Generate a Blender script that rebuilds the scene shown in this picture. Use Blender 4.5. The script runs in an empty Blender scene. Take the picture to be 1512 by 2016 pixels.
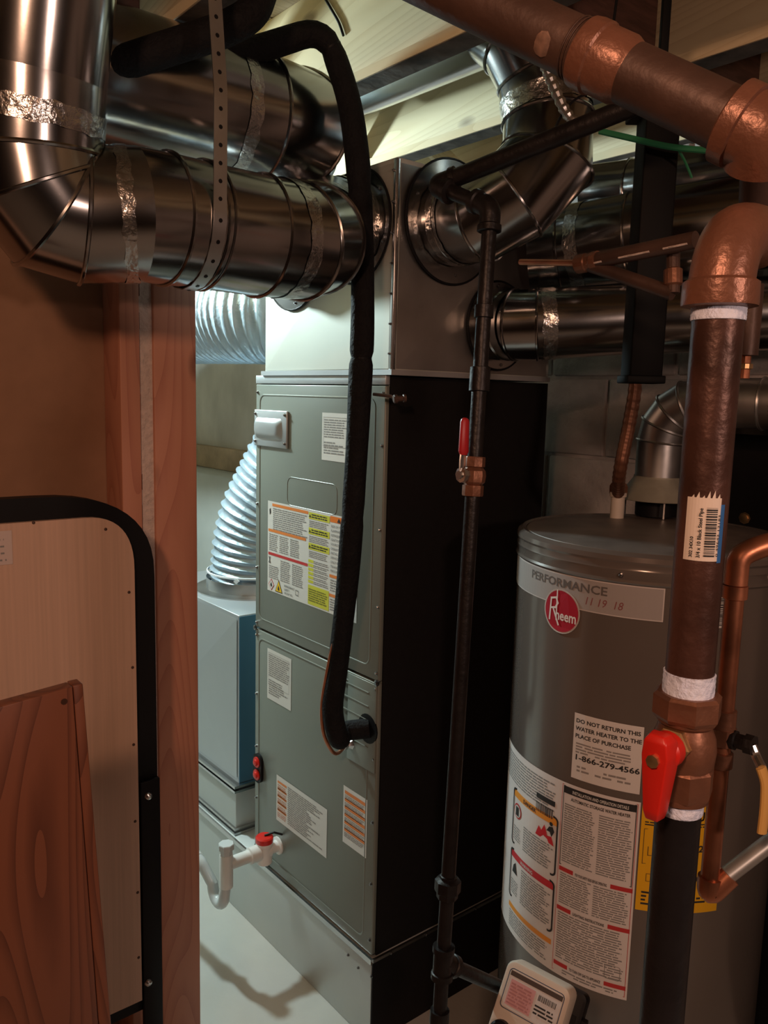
import bpy, bmesh, math, random
from mathutils import Vector, Matrix
random.seed(7)
PI = math.pi
V = Vector
# ---------------------------------------------------------------- camera
FOC, PIT, ROL, YAW = 1612.8, .1409, .0255, .683
CAM = V((0, 0, 1.509))
FW = V((math.sin(YAW)*math.cos(PIT), math.cos(YAW)*math.cos(PIT), -math.sin(PIT)))
RT = V((math.cos(YAW), -math.sin(YAW), 0)); UP = RT.cross(FW)
R2 = RT*math.cos(ROL)+UP*math.sin(ROL); U2 = -RT*math.sin(ROL)+UP*math.cos(ROL)
sc = bpy.context.scene
cd = bpy.data.cameras.new('camera'); cam = bpy.data.objects.new('camera', cd); sc.collection.objects.link(cam)
m = Matrix((R2, U2, -FW)).transposed().to_4x4(); m.translation = CAM; cam.matrix_world = m
cd.sensor_fit = 'VERTICAL'; cd.sensor_height = 36; cd.lens = 36*FOC/2016; cd.clip_start = .02
sc.camera = cam
def ray(x, y): return FW+R2*((x-756)/FOC)-U2*((y-1008)/FOC)
def at(x, y, d): return CAM+ray(x, y)*d                      # real place of a thing seen at (x,y), d metres ahead
def on(x, y, ax, v):                                          # ... that lies on the plane axis = v
    r = ray(x, y); return CAM+r*((v-CAM[ax])/r[ax])
# ---------------------------------------------------------------- world, lights, exposure
w = bpy.data.worlds.new('world'); sc.world = w; w.use_nodes = True
w.node_tree.nodes['Background'].inputs[0].default_value = (.9, .55, .4, 1)
w.node_tree.nodes['Background'].inputs[1].default_value = .012
def lamp(name, kind, loc, power, color, size, aim=None, sy=None, spread=None):
    l = bpy.data.lights.new(name, kind); l.energy = power; l.color = color
    if kind == 'AREA':
        l.size = size
        if sy: l.shape = 'RECTANGLE'; l.size_y = sy
    else: l.shadow_soft_size = size
    o = bpy.data.objects.new(name, l); sc.collection.objects.link(o); o.location = loc
    if aim is not None: o.rotation_euler = (V(aim)-V(loc)).to_track_quat('-Z', 'Y').to_euler()
    return o
lamp('work_lamp', 'POINT', (.72, 2.62, 2.03), 74, (.74, .95, .98), .05)
lamp('room_lamp', 'AREA', (-.55, -.15, 2.05), 7.5, (1.0, .54, .34), .14, (.9, .9, 1.2))
lamp('added_heater_fill', 'AREA', (.45, -.95, 1.75), 5.5, (1.0, .64, .5), .12, (1.3, .85, .85))  # added warm fill to brighten the heater front
sc.view_settings.view_transform = 'Standard'; sc.view_settings.look = 'None'
sc.view_settings.exposure = .35; sc.view_settings.gamma = 1; sc.view_settings.use_curve_mapping = False
# ---------------------------------------------------------------- materials
def mat(name, col, rough=.6, metal=0., var=0., scale=8., bump=0., stretch=(1, 1, 1), col2=None, thr=None, spec=None, bscale=None, coat=0):
    mt = bpy.data.materials.new(name); mt.use_nodes = True; nt = mt.node_tree; N = nt.nodes; L = nt.links
    b = N['Principled BSDF']; b.inputs['Base Color'].default_value = (*col, 1)
    b.inputs['Roughness'].default_value = rough; b.inputs['Metallic'].default_value = metal
    if spec is not None: b.inputs['Specular IOR Level'].default_value = spec
    if coat: b.inputs['Coat Weight'].default_value = coat; b.inputs['Coat Roughness'].default_value = .15
    if var or bump or col2:
        tc = N.new('ShaderNodeTexCoord'); mp = N.new('ShaderNodeMapping'); mp.inputs['Scale'].default_value = stretch
        L.new(tc.outputs['Object'], mp.inputs[0])
        n = N.new('ShaderNodeTexNoise'); n.inputs['Scale'].default_value = scale; n.inputs['Detail'].default_value = 6
        L.new(mp.outputs[0], n.inputs[0])
        if var or col2:
            rp = N.new('ShaderNodeValToRGB'); L.new(n.outputs[0], rp.inputs[0])
            a, c = (thr or (.3, .7)); rp.color_ramp.elements[0].position = a; rp.color_ramp.elements[1].position = c
            if col2: rp.color_ramp.elements[0].color = (*col, 1); rp.color_ramp.elements[1].color = (*col2, 1)
            else:
                rp.color_ramp.elements[0].color = (*[x*(1-var) for x in col], 1); rp.color_ramp.elements[1].color = (*[min(1, x*(1+var)) for x in col], 1)
            L.new(rp.outputs[0], b.inputs['Base Color'])
            if metal > .5:
                mr = N.new('ShaderNodeMapRange'); mr.inputs['To Min'].default_value = rough*.75; mr.inputs['To Max'].default_value = rough*1.3
                L.new(n.outputs[0], mr.inputs[0]); L.new(mr.outputs[0], b.inputs['Roughness'])
        if bump:
            n2 = n
            if bscale:
                n2 = N.new('ShaderNodeTexNoise'); n2.inputs['Scale'].default_value = bscale; n2.inputs['Detail'].default_value = 4; L.new(mp.outputs[0], n2.inputs[0])
            bp = N.new('ShaderNodeBump'); bp.inputs['Strength'].default_value = bump; bp.inputs['Distance'].default_value = .01
            L.new(n2.outputs[0], bp.inputs['Height']); L.new(bp.outputs[0], b.inputs['Normal'])
    return mt
def wood(name, c1, c2, axis, rough=.6, scale=14., knots=True, dist=6.):
    mt = bpy.data.materials.new(name); mt.use_nodes = True; nt = mt.node_tree; N = nt.nodes; L = nt.links
    b = N['Principled BSDF']; b.inputs['Roughness'].default_value = rough
    tc = N.new('ShaderNodeTexCoord'); mp = N.new('ShaderNodeMapping'); s = [1, 1, 1]; s[axis] = .11; mp.inputs['Scale'].default_value = s
    mp.inputs['Location'].default_value = [(.03, .022, .01), (.03, .022, .01), (.03, .022, .01)][axis]; rt = [.012, .012, .012]; rt[axis] = 0; mp.inputs['Rotation'].default_value = [q*.9 for q in rt]; mp.vector_type = 'POINT'
    L.new(tc.outputs['Object'], mp.inputs[0])
    n0 = N.new('ShaderNodeTexNoise'); n0.inputs['Scale'].default_value = scale*.45; n0.inputs['Detail'].default_value = 1.2; n0.inputs['Roughness'].default_value = .35; L.new(mp.outputs[0], n0.inputs[0])
    m0 = N.new('ShaderNodeMath'); m0.operation = 'MULTIPLY'; m0.inputs[1].default_value = 22+dist*6; L.new(n0.outputs[0], m0.inputs[0])
    m1 = N.new('ShaderNodeMath'); m1.operation = 'FRACT'; L.new(m0.outputs[0], m1.inputs[0])
    m2_ = N.new('ShaderNodeMath'); m2_.operation = 'POWER'; m2_.inputs[1].default_value = .6; L.new(m1.outputs[0], m2_.inputs[0])
    n = N.new('ShaderNodeTexNoise'); n.inputs['Scale'].default_value = 60; n.inputs['Detail'].default_value = 5; L.new(mp.outputs[0], n.inputs[0])
    mx = N.new('ShaderNodeMix'); mx.data_type = 'FLOAT'; mx.inputs[0].default_value = .35; L.new(m2_.outputs[0], mx.inputs[2]); L.new(n.outputs[0], mx.inputs[3])
    rp = N.new('ShaderNodeValToRGB'); rp.color_ramp.elements[0].color = (*c1, 1); rp.color_ramp.elements[1].color = (*c2, 1); rp.color_ramp.elements[0].position = .12; rp.color_ramp.elements[1].position = .62
    L.new(mx.outputs[0], rp.inputs[0]); out = rp.outputs[0]
    if knots:
        m2 = N.new('ShaderNodeMapping'); s2 = [1, 1, 1]; s2[axis] = .45; m2.inputs['Scale'].default_value = s2; L.new(tc.outputs['Object'], m2.inputs[0])
        vo = N.new('ShaderNodeTexVoronoi'); vo.inputs['Scale'].default_value = 8; L.new(m2.outputs[0], vo.inputs[0])
        kr = N.new('ShaderNodeValToRGB'); kr.color_ramp.elements[0].position = .06; kr.color_ramp.elements[0].color = (.35, .3, .28, 1); kr.color_ramp.elements[1].position = .14; kr.color_ramp.elements[1].color = (1, 1, 1, 1)
        L.new(vo.outputs['Distance'], kr.inputs[0])
        mm = N.new('ShaderNodeMix'); mm.data_type = 'RGBA'; mm.blend_type = 'MULTIPLY'; mm.inputs[0].default_value = .8
        L.new(out, mm.inputs[6]); L.new(kr.outputs[0], mm.inputs[7]); out = mm.outputs[2]
    L.new(out, b.inputs['Base Color'])
    bp = N.new('ShaderNodeBump'); bp.inputs['Strength'].default_value = .12; bp.inputs['Distance'].default_value = .004
    L.new(mx.outputs[0], bp.inputs['Height']); L.new(bp.outputs[0], b.inputs['Normal'])
    return mt
M = {}
M['galv'] = mat('galvanized_duct', (.38, .38, .38), .17, 1, .12, 5, .05, (1, 1, 1))
M['galv_dull'] = mat('galvanized_dull', (.5, .5, .49), .34, 1, .15, 9, .08)
M['plenum'] = mat('plenum_sheet', (.55, .56, .50), .58, .45, .06, 3, .02)
M['stand'] = mat('stand_sheet', (.60, .63, .62), .45, .6, .06, 3, .02)
M['boxsheet'] = mat('return_box_sheet', (.55, .58, .60), .4, .7, .05, 3)
M['foil'] = mat('foil_tape', (.6, .6, .59), .24, 1, .1, 20, .35, bscale=60)
M['flex'] = mat('silver_flex', (.44, .54, .62), .36, .4, .1, 14, .5, bscale=26)  # bluish reflected sheen is mixed into the silver colour
M['cabinet'] = mat('cabinet_paint', (.205, .225, .195), .36, .15, .05, 3, .01)
M['shadeblack'] = mat('black_and_side_shade', (.011, .010, .010), .6, 0, .1, 60, .02, spec=.2)  # black paint, also painted shade on the handler and stand sides
M['tank'] = mat('tank_paint', (.155, .13, .112), .2, .2, .05, 4, coat=.3)
M['tanktop'] = mat('tank_lid', (.16, .13, .11), .45, .2, .35, 10, .05)
M['black'] = mat('black_plastic', (.007, .007, .008), .5, 0, spec=.2)
M['foam'] = mat('foam_insulation', (.006, .006, .007), .8, 0, .3, 40, .5, bscale=120, spec=.25)
M['iron'] = mat('black_iron', (.013, .011, .011), .42, .4, .4, 40, .12, bscale=90)
M['ironrust'] = mat('rusty_iron', (.080, .044, .032), .5, .3, .35, 14, .1, bscale=80)
M['castrust'] = mat('cast_iron_fitting', (.21, .092, .056), .36, .35, .12, 30, .1, bscale=220)
M['gasred'] = mat('black_steel_pipe', (.085, .04, .03), .4, .45, .5, 16, .15, bscale=70)
M['gaslow'] = mat('black_steel_pipe_low', (.022, .02, .022), .38, .45, .3, 16, .12, bscale=70)
M['brown_brass'] = mat('aged_brass', (.22, .10, .06), .42, .6, .3, 14, .2, bscale=40)
M['brass'] = mat('brass', (.55, .36, .18), .35, .9, .2, 20)
M['copper'] = mat('copper', (.50, .20, .11), .38, .85, .35, 18, .1)
M['greypipe'] = mat('tinned_pipe', (.33, .33, .31), .4, .6, .2, 20)
M['tape'] = mat('ptfe_tape', (.70, .78, 1.0), .6, 0, .06, 80, .4, bscale=200)
M['redp'] = mat('red_plastic', (.62, .02, .012), .35)
M['reddark'] = mat('red_vinyl', (.42, .015, .02), .4)
M['yellowvinyl'] = mat('yellow_vinyl', (.62, .36, .10), .4)
M['steel'] = mat('bright_steel', (.6, .6, .6), .25, 1)
M['screw'] = mat('screw_steel', (.3, .3, .3), .3, 1)
M['pvc'] = mat('white_pvc', (.8, .82, .8), .3, 0)
M['clear'] = mat('clear_pvc', (.62, .66, .66), .18, 0)
M['darkcol'] = mat('dark_steel_column', (.003, .003, .003), .6, 0, .1, 10, spec=.15)
M['drywall'] = mat('brown_drywall', (.30, .16, .09), .85, 0, .05, 30, .1)
M['gypsum'] = mat('gypsum_edge', (.62, .5, .44), .9, 0, .1, 90, .6)
M['board'] = mat('beige_laminate', (.62, .42, .31), .5, 0, .07, 160, 0, (1, 1, .02))
M['studw'] = wood('stud_wood', (.42, .16, .10), (.54, .24, .15), 2, .55, 12, True, 2.5)
M['doorw'] = wood('stained_wood', (.10, .032, .017), (.22, .078, .04), 2, .4, 15, False, 2.)
M['joist'] = wood('joist_wood', (.68, .54, .31), (.80, .67, .42), 1, .6, 9, True, 2.)
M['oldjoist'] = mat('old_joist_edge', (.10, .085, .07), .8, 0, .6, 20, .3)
M['subfloor'] = wood('subfloor_board', (.30, .22, .14), (.42, .32, .2), 0, .7, 9)
M['concrete'] = mat('concrete_floor', (.52, .52, .48), .8, 0, .08, 4, .1, bscale=40)
M['block'] = mat('concrete_block', (.42, .37, .34), .9, 0, .35, 5, .5, bscale=45)
M['poured'] = mat('poured_wall', (.62, .60, .55), .9, 0, .3, 3, .4, (1, 1, .6), bscale=14)
M['sand'] = mat('sandy_mortar', (.50, .38, .26), .9, 0, .25, 9, .3)
M['bluesheet'] = mat('blue_side_sheet', (.10, .27, .42), .4, .3, .06, 4)  # even blue tint for the return box side sheet
M['chromelet'] = mat('mirror_letters', (.7, .68, .64), .32, 1)
M['hood'] = mat('hood_sheet', (.34, .33, .26), .5, .3, .2, 20)
M['darkwall'] = mat('dark_wall', (.07, .045, .035), .8, 0, .1, 5)
M['blockwood'] = mat('dark_blocking_wood', (.11, .05, .036), .7, 0, .3, 20, .1, (1, 1, 6))  # dark wood for the blocking added against the work lamp
M['patch'] = mat('mineral_crust', (.20, .115, .08), .85, 0, .3, 200)
M['ledge'] = mat('white_painted_wall', (.55, .57, .53), .8, 0, .06, 5)
M['green'] = mat('green_wire', (.02, .16, .07), .4)
M['zip'] = mat('nylon_tie', (.8, .82, .85), .4)
M['stain'] = mat('beige_plastic', (.62, .55, .46), .4)
_p = {}
def paper(c):
    k = tuple(round(x, 3) for x in c)
    if k not in _p: _p[k] = mat('print_%d' % len(_p), k, .45, 0, spec=.4)
    return _p[k]
WHITE = (.70, .70, .66); INK = (.03, .03, .03); GREY = (.26, .26, .25); ORANGE = (.75, .23, .05); RED = (.55, .04, .04); YEL = (.62, .62, .06)
# ---------------------------------------------------------------- mesh builder
def frame(d, up=None):
    d = d.normalized(); a = up or (V((0, 0, 1)) if abs(d.z) < .9 else V((0, 1, 0)))
    u = d.cross(a).normalized(); return u, u.cross(d).normalized(), d
class MB:
    def __init__(s): s.v = []; s.f = []; s.mi = []; s.mats = []
    def add(s, vs, fs, mt=None):
        o = len(s.v); s.v += [V(p) for p in vs]
        k = 0
        if mt is not None:
            if mt not in s.mats: s.mats.append(mt)
            k = s.mats.index(mt)
        for f in fs: s.f.append(tuple(i+o for i in f)); s.mi.append(k)
        return s
    def hexa(s, o, a, b, c, mt=None):
        o = V(o); a = V(a); b = V(b); c = V(c)
        vs = [o, o+a, o+a+b, o+b, o+c, o+a+c, o+a+b+c, o+b+c]
        return s.add(vs, [(0, 3, 2, 1), (4, 5, 6, 7), (0, 1, 5, 4), (1, 2, 6, 5), (2, 3, 7, 6), (3, 0, 4, 7)], mt)
    def box(s, x0, x1, y0, y1, z0, z1, mt=None): return s.hexa((x0, y0, z0), (x1-x0, 0, 0), (0, y1-y0, 0), (0, 0, z1-z0), mt)
    def rings(s, rs, cap=True, closed=False, mt=None):
        n = len(rs[0]); vs = [p for r in rs for p in r]; fs = []
        R = len(rs)
        for i in range(R if closed else R-1):
            j = (i+1) % R
            for k in range(n): fs.append((i*n+k, i*n+(k+1) % n, j*n+(k+1) % n, j*n+k))
        if cap and not closed: fs.append(tuple(range(n))[::-1]); fs.append(tuple((R-1)*n+k for k in range(n)))
        return s.add(vs, fs, mt)
    def sweep(s, path, r, seg=16, cap=True, closed=False, flat=1., up=None, mt=None):
        path = [V(p) for p in path]; n = len(path)
        rr = r if isinstance(r, (list, tuple)) else [r]*n
        u = None; out = []
        for i, p in enumerate(path):
            if closed: t = (path[(i+1) % n]-path[i-1])
            else: t = path[min(i+1, n-1)]-path[max(i-1, 0)]
            t = t.normalized()
            if u is None: u, v, _ = frame(t, up)
            u = (u-t*u.dot(t)).normalized(); v = t.cross(u)
            out.append([p+(u*math.cos(2*PI*k/seg)+v*math.sin(2*PI*k/seg)*flat)*rr[i] for k in range(seg)])
        return s.rings(out, cap, closed, mt)
    def mitre(s, path, r, seg=40, cap=True):
        rs = mitre_rings(path, r, seg); return s.rings(rs, cap)
    def lathe(s, base, axis, prof, seg=32, mt=None, cap=True):
        u, v, d = frame(V(axis)); base = V(base)
        return s.rings([[base+d*h+(u*math.cos(2*PI*k/seg)+v*math.sin(2*PI*k/seg))*max(r, 1e-5) for k in range(seg)] for r, h in prof], cap, False, mt)
    def build(s, name, mt=None, parent=None, smooth=25, bevel=0, recalc=True):
        me = bpy.data.meshes.new(name)
        lo = V([min(p[i] for p in s.v) for i in range(3)]); hi = V([max(p[i] for p in s.v) for i in range(3)]); c = (lo+hi)/2
        if parent is None: c.z = lo.z
        me.from_pydata([tuple(p-c) for p in s.v], [], s.f)
        if mt: me.materials.append(M[mt] if isinstance(mt, str) else mt)
        for k, q in enumerate(s.mats): me.materials.append(q)
        for i, p in enumerate(me.polygons): p.material_index = s.mi[i]
        bm = bmesh.new(); bm.from_mesh(me)
        if recalc: bmesh.ops.recalc_face_normals(bm, faces=bm.faces)
        if bevel: bmesh.ops.bevel(bm, geom=list(bm.edges), offset=bevel, segments=2, affect='EDGES', profile=.5)
        if smooth:
            th = math.radians(smooth if not bevel else 50)
            for f in bm.faces: f.smooth = True
            for e in bm.edges:
                if len(e.link_faces) != 2 or e.calc_face_angle(0) > th: e.smooth = False
        bm.to_mesh(me); bm.free()
        o = bpy.data.objects.new(name, me); sc.collection.objects.link(o)
        o.location = c
        if parent is not None: o.parent = parent; o.location = c-wloc(parent)
        return o
def wloc(o):
    p = V(o.location)
    while o.parent: o = o.parent; p = p+V(o.location)
    return p
def mitre_rings(path, r, seg=40):
    path = [V(p) for p in path]; n = len(path); rr = r if isinstance(r, (list, tuple)) else [r]*n
    d0 = (path[1]-path[0]).normalized(); u, v, _ = frame(d0); rs = []
    for i, p in enumerate(path):
        din = (p-path[i-1]).normalized() if i else d0
        dout = (path[i+1]-p).normalized() if i < n-1 else din
        if i: u = (u-din*u.dot(din)).normalized(); v = din.cross(u)
        else: v = din.cross(u)
        nb = (din+dout).normalized()
        ring = []
        for k in range(seg):
            q = (u*math.cos(2*PI*k/seg)+v*math.sin(2*PI*k/seg))*rr[i]
            q = q-din*(q.dot(nb)/din.dot(nb)); ring.append(p+q)
        rs.append(ring)
        if i < n-1:                                            # carry frame
            q = u-dout*(u.dot(nb)/dout.dot(nb)) if abs(dout.dot(nb)) > 1e-6 else u
            u = (q-dout*q.dot(dout)).normalized()
    return rs
def fillet(pts, rad, n=8):
    pts = [V(p) for p in pts]; out = [pts[0]]
    for i in range(1, len(pts)-1):
        r = rad[i-1] if isinstance(rad, (list, tuple)) else rad
        a = (pts[i-1]-pts[i]); b = (pts[i+1]-pts[i]); r = min(r, a.length*.48, b.length*.48)
        a = pts[i]+a.normalized()*r; b = pts[i]+b.normalized()*r
        for k in range(n+1):
            t = k/n; out.append(a*(1-t)**2+pts[i]*2*t*(1-t)+b*t*t)
    out.append(pts[-1]); return out
def resample(pts, step):
    cum = [0]
    for a, b in zip(pts, pts[1:]): cum.append(cum[-1]+(b-a).length)
    n = int(cum[-1]/step); out = []; j = 0
    for k in range(n+1):
        s_ = cum[-1]*k/n
        while j < len(pts)-2 and cum[j+1] < s_: j += 1
        d = cum[j+1]-cum[j]; out.append(pts[j].lerp(pts[j+1], (s_-cum[j])/d if d > 1e-9 else 0))
    return out
def dense(pts, step):
    out = []
    for a, b in zip(pts, pts[1:]):
        n = max(1, int((b-a).length/step))
        for k in range(n): out.append(a.lerp(b, k/n))
    out.append(pts[-1]); return out
# ---------------------------------------------------------------- things
def thing(name, label, cat, loc, group=None):
    o = bpy.data.objects.new(name, None); sc.collection.objects.link(o); o.location = loc; o.empty_display_size = .05
    o['label'] = label; o['category'] = cat
    if group: o['group'] = group
    return o
def tag(o, label, cat, group=None):
    o['label'] = label; o['category'] = cat
    if group: o['group'] = group
    return o
def struct(o): o['kind'] = 'structure'; return o
def bead(name, parent, ring, r=.003, mt='galv', lab=None):
    b = MB(); c = sum(ring, V())/len(ring); b.sweep([c+(p-c)*1.012 for p in ring], r, 6, closed=True); return b.build(name, mt, parent)
def screw(p, n, parent, r=.005, mt='screw', name='screw'):
    return MB().lathe(V(p), n, [(r*1.5, 0), (r*1.5, .001), (r, .001), (r, .0035), (r*.7, .0045)], 8).build(name, mt, parent)
# text to triangles
def text_mesh(body, size, bold=False):
    cu = bpy.data.curves.new('t', 'FONT'); cu.body = body; cu.size = size; cu.resolution_u = 2
    if bold: cu.offset = size*.022
    o = bpy.data.objects.new('t', cu); sc.collection.objects.link(o)
    bpy.context.view_layer.update(); dg = bpy.context.evaluated_depsgraph_get(); ev = o.evaluated_get(dg); me = ev.to_mesh()
    vs = [v.co.copy() for v in me.vertices]; fs = [tuple(p.vertices) for p in me.polygons]
    ev.to_mesh_clear(); bpy.data.objects.remove(o); bpy.data.curves.remove(cu)
    return vs, fs
class Label:
    """flat print on a plane or wrapped on a drum: fn(u, v, lift) gives the place"""
    def __init__(s, fn, du=None): s.fn = fn; s.mb = MB(); s.du = du
    def rect(s, u0, v0, u1, v1, c, lift=1):
        n = 1 if not s.du else max(1, int(abs(u1-u0)/s.du)+1)
        vs = []; fs = []
        for k in range(n+1):
            u = u0+(u1-u0)*k/n; vs += [s.fn(u, v0, lift*.0004), s.fn(u, v1, lift*.0004)]
        for k in range(n): fs.append((2*k, 2*k+2, 2*k+3, 2*k+1))
        s.mb.add(vs, fs, paper(c)); return s
    def poly(s, pts, c, lift=2): s.mb.add([s.fn(a, b, lift*.0004) for a, b in pts], [tuple(range(len(pts)))], paper(c)); return s
    def text(s, t, u, v, h, c=INK, bold=False, wid=None, lift=3, shear=0, rot=0, mt=None):
        vs, fs = text_mesh(t, h*1.38, bold)
        if not vs: return s
        if wid: 
            mx = max(p.x for p in vs); k = wid/mx
            for p in vs: p.x *= k
        cr, sr = math.cos(rot), math.sin(rot)
        s.mb.add([s.fn(u+(p.x+shear*p.y)*cr-p.y*sr, v+(p.x+shear*p.y)*sr+p.y*cr, lift*.0004) for p in vs], fs, mt or paper(c)); return s
    def fine(s, u0, v0, u1, v1, pitch, c=GREY, lift=2, fill=.5, word=4., rag=.15):
        v = v1-pitch; 
        while v > v0:
            u = u0; end = u1-(u1-u0)*random.random()*rag
            while u < end:
                w_ = pitch*random.uniform(.8, word); e = min(u+w_, end)
                s.mb.add([s.fn(u, v, lift*.0004), s.fn(e, v, lift*.0004), s.fn(e, v+pitch*fill, lift*.0004), s.fn(u, v+pitch*fill, lift*.0004)], [(0, 1, 2, 3)], paper(c)); u = e+pitch*.4
            v -= pitch
        return s
    def line(s, pts, wd, c=INK, lift=3):
        for (a, b), (c2, d) in zip(pts, pts[1:]):
            dx, dy = c2-a, d-b; l = math.hypot(dx, dy) or 1; nx, ny = -dy/l*wd/2, dx/l*wd/2; ex, ey = dx/l*wd/2, dy/l*wd/2
            s.poly([(a-ex+nx, b-ey+ny), (a-ex-nx, b-ey-ny), (c2+ex-nx, d+ey-ny), (c2+ex+nx, d+ey+ny)], c, lift)
        return s
    def ring(s, u0, v0, u1, v1, wd, c=INK, lift=3, r=0):
        if not r: return s.line([(u0, v0), (u1, v0), (u1, v1), (u0, v1), (u0, v0)], wd, c, lift)
        return s.line(rrect(u0, v0, u1, v1, r), wd, c, lift)
    def bars(s, u0, v0, u1, v1, c=INK, vert=False, n=24):
        L = (v1-v0) if vert else (u1-u0); p = 0
        while p < L:
            w_ = L/n*random.choice((.35, .6, 1.)); e = min(p+w_, L)
            if vert: s.rect(u0, v0+p, u1, v0+e, c, 3)
            else: s.rect(u0+p, v0, u0+e, v1, c, 3)
            p = e+L/n*random.choice((.4, .7))
        return s
    def build(s, name, parent, lab=None):
        o = s.mb.build(name, None, parent, smooth=0, recalc=False)
        if lab: o['label'] = lab
        return o
def rrect(u0, v0, u1, v1, r, n=5):
    pts = []
    for cx, cy, a in ((u1-r, v1-r, 0), (u0+r, v1-r, 90), (u0+r, v0+r, 180), (u1-r, v0+r, 270)):
        for k in range(n+1):
            t = math.radians(a+90*k/n); pts.append((cx+r*math.cos(t), cy+r*math.sin(t)))
    pts.append(pts[0]); return pts
# ================================================================ STRUCTURE
o = struct(MB().box(-2.2, 2.3, -2.2, 4.3, -.1, 0).build('floor', 'concrete', smooth=0))
FX, FY0, FY1, BX = 1.088, 1.3405, 1.8735, 1.605          # handler front, right side, left side, back
WB = 1.93
wb = struct(MB().box(WB+.007, WB+.15, -2.2, 4.3, 0, 2.385).build('wall_back', 'block', smooth=0))
proto = None
for r in range(10):
    z = .005+.225*r+(0 if r else 0)
    for k in range(8):
        y0 = -.62+.405*k+(.2 if r % 2 else 0)
        if proto is None:
            proto = MB().box(WB, WB+.035, y0, y0+.395, z, z+.215).build('concrete_block', 'block', wb, bevel=.005)
            base = (y0, z)
        else:
            q = proto.copy(); sc.collection.objects.link(q); q.location = V(proto.location)+V((random.uniform(-.004, .004), y0-base[0], z-base[1]))
MB().box(WB-.01, WB+.03, 2.84, 4.3, 0, 2.3).build('poured_wall_section', 'poured', wb, smooth=0)
MB().box(WB-.2, WB-.011, 2.45, 4.25, 0, 1.135).build('painted_ledge', 'ledge', wb, bevel=.006)
wl = struct(MB().box(-2.2, .74, 4.2, 4.3, 0, 2.385).build('wall_far', 'poured', smooth=0))
struct(MB().box(-2.3, -2.2, -2.2, 4.3, 0, 2.385).build('wall_left', 'darkwall', smooth=0))
struct(MB().box(-2.2, 2.3, -2.3, -2.2, 0, 2.385).build('wall_near', 'darkwall', smooth=0))
MB().box(WB-.06, WB-.0105, 2.45, 4.25, 1.135, 1.24).build('sandy_course', 'sand', wb, bevel=.004)
# ceiling = subfloor boards over joists
ce = struct(MB().box(-2.2, 2.3, -2.2, 4.3, 2.40, 2.43).build('ceiling', 'subfloor', smooth=0))
for k in range(32):
    y = -2.2+.2*k
    MB().box(-2.2, 2.3, y, y+.194, 2.385, 2.40).build('subfloor_plank', 'subfloor', ce, smooth=0)
for x in (-1.76, -1.35, -.95, -.54, -.135, .27, .675, 1.083, 1.49, 1.90):
    j = MB().box(x, x+.038, -2.2, 4.2, 2.172, 2.385).build('floor_joist', 'joist', ce, bevel=.002)
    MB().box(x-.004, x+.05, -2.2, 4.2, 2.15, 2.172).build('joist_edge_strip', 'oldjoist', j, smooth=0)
    MB().box(x-.007, x-.004, -2.2, 4.2, 2.151, 2.171).build('strip_face', 'joist', j, smooth=0)
for xa, xb in ((.713, 1.083), (1.121, 1.49), (1.528, 1.90)):
    for z0, z1, yy in ((2.365, 2.19, 1.95), (2.19, 2.365, 1.975)):
        a_ = V((xa, yy, z0)); d_ = V((xb-xa, 0, z1-z0)); n_ = V((d_.z, 0, -d_.x)).normalized()*.06
        if n_.z < 0: n_ = -n_
        MB().hexa(a_-n_*.5, d_, n_, V((0, .019, 0))).build('bridging_brace', 'joist', ce, bevel=.001)
for xa, xb in ((.713, 1.083), (1.121, 1.49), (1.528, 1.90)):
    MB().box(xa, xb, 1.02, 1.058, 2.175, 2.384).build('added_blocking', 'blockwood', ce, bevel=.002)  # wood added to keep the work lamp off the ceiling at right
for xa, xb in ((-2.2, -1.76), (-1.722, -1.35), (-1.312, -.95), (-.912, -.54), (-.502, -.135), (-.097, .27), (.308, .675)):
    MB().box(xa, xb, 1.60, 1.638, 2.15, 2.384).build('added_blocking', 'blockwood', ce, bevel=.002)  # blocking added across these bays to stop the work lamp
# partition wall whose end faces us
YW = 1.49
pw = struct(MB().box(-2.2, .33, YW+.09, YW+.105, 1.86, 2.15).box(-2.2, .601, YW+.082, YW+.097, 0, 1.86).build('wall_partition', 'drywall', smooth=0))
XA = on(240, 900, 1, YW).x; XB = on(281, 900, 1, YW).x; XC = on(303, 900, 1, YW).x; XD = on(387, 900, 1, YW).x
s1 = MB().box(XA, XB-.002, YW, YW+.082, 0, 1.84).build('stud', 'studw', pw, bevel=.002)
ge = MB(); zz = 0
while zz < 1.84:
    h = .03; d = random.uniform(-.0012, .0012); ge.box(XB+d, XC+.001, YW+.004, YW+.11, zz, zz+h); zz += h
ge.build('drywall_edge', 'gypsum', pw, smooth=0)['label'] = 'pale raw edge of a plasterboard sheet between the studs'
s2 = MB().box(XC+.001, XD, YW-.002, YW+.11, 0, 1.84).build('stud', 'studw', pw, bevel=.003)
MB().box(XA-.04, XD+.005, YW-.005, YW+.115, 1.84, 1.86).build('top_plate', 'studw', pw, smooth=0)
MB().box(-2.2, XA, YW+.03, YW+.08, 0, .04).build('sill_plate', 'studw', pw, smooth=0)
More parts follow.
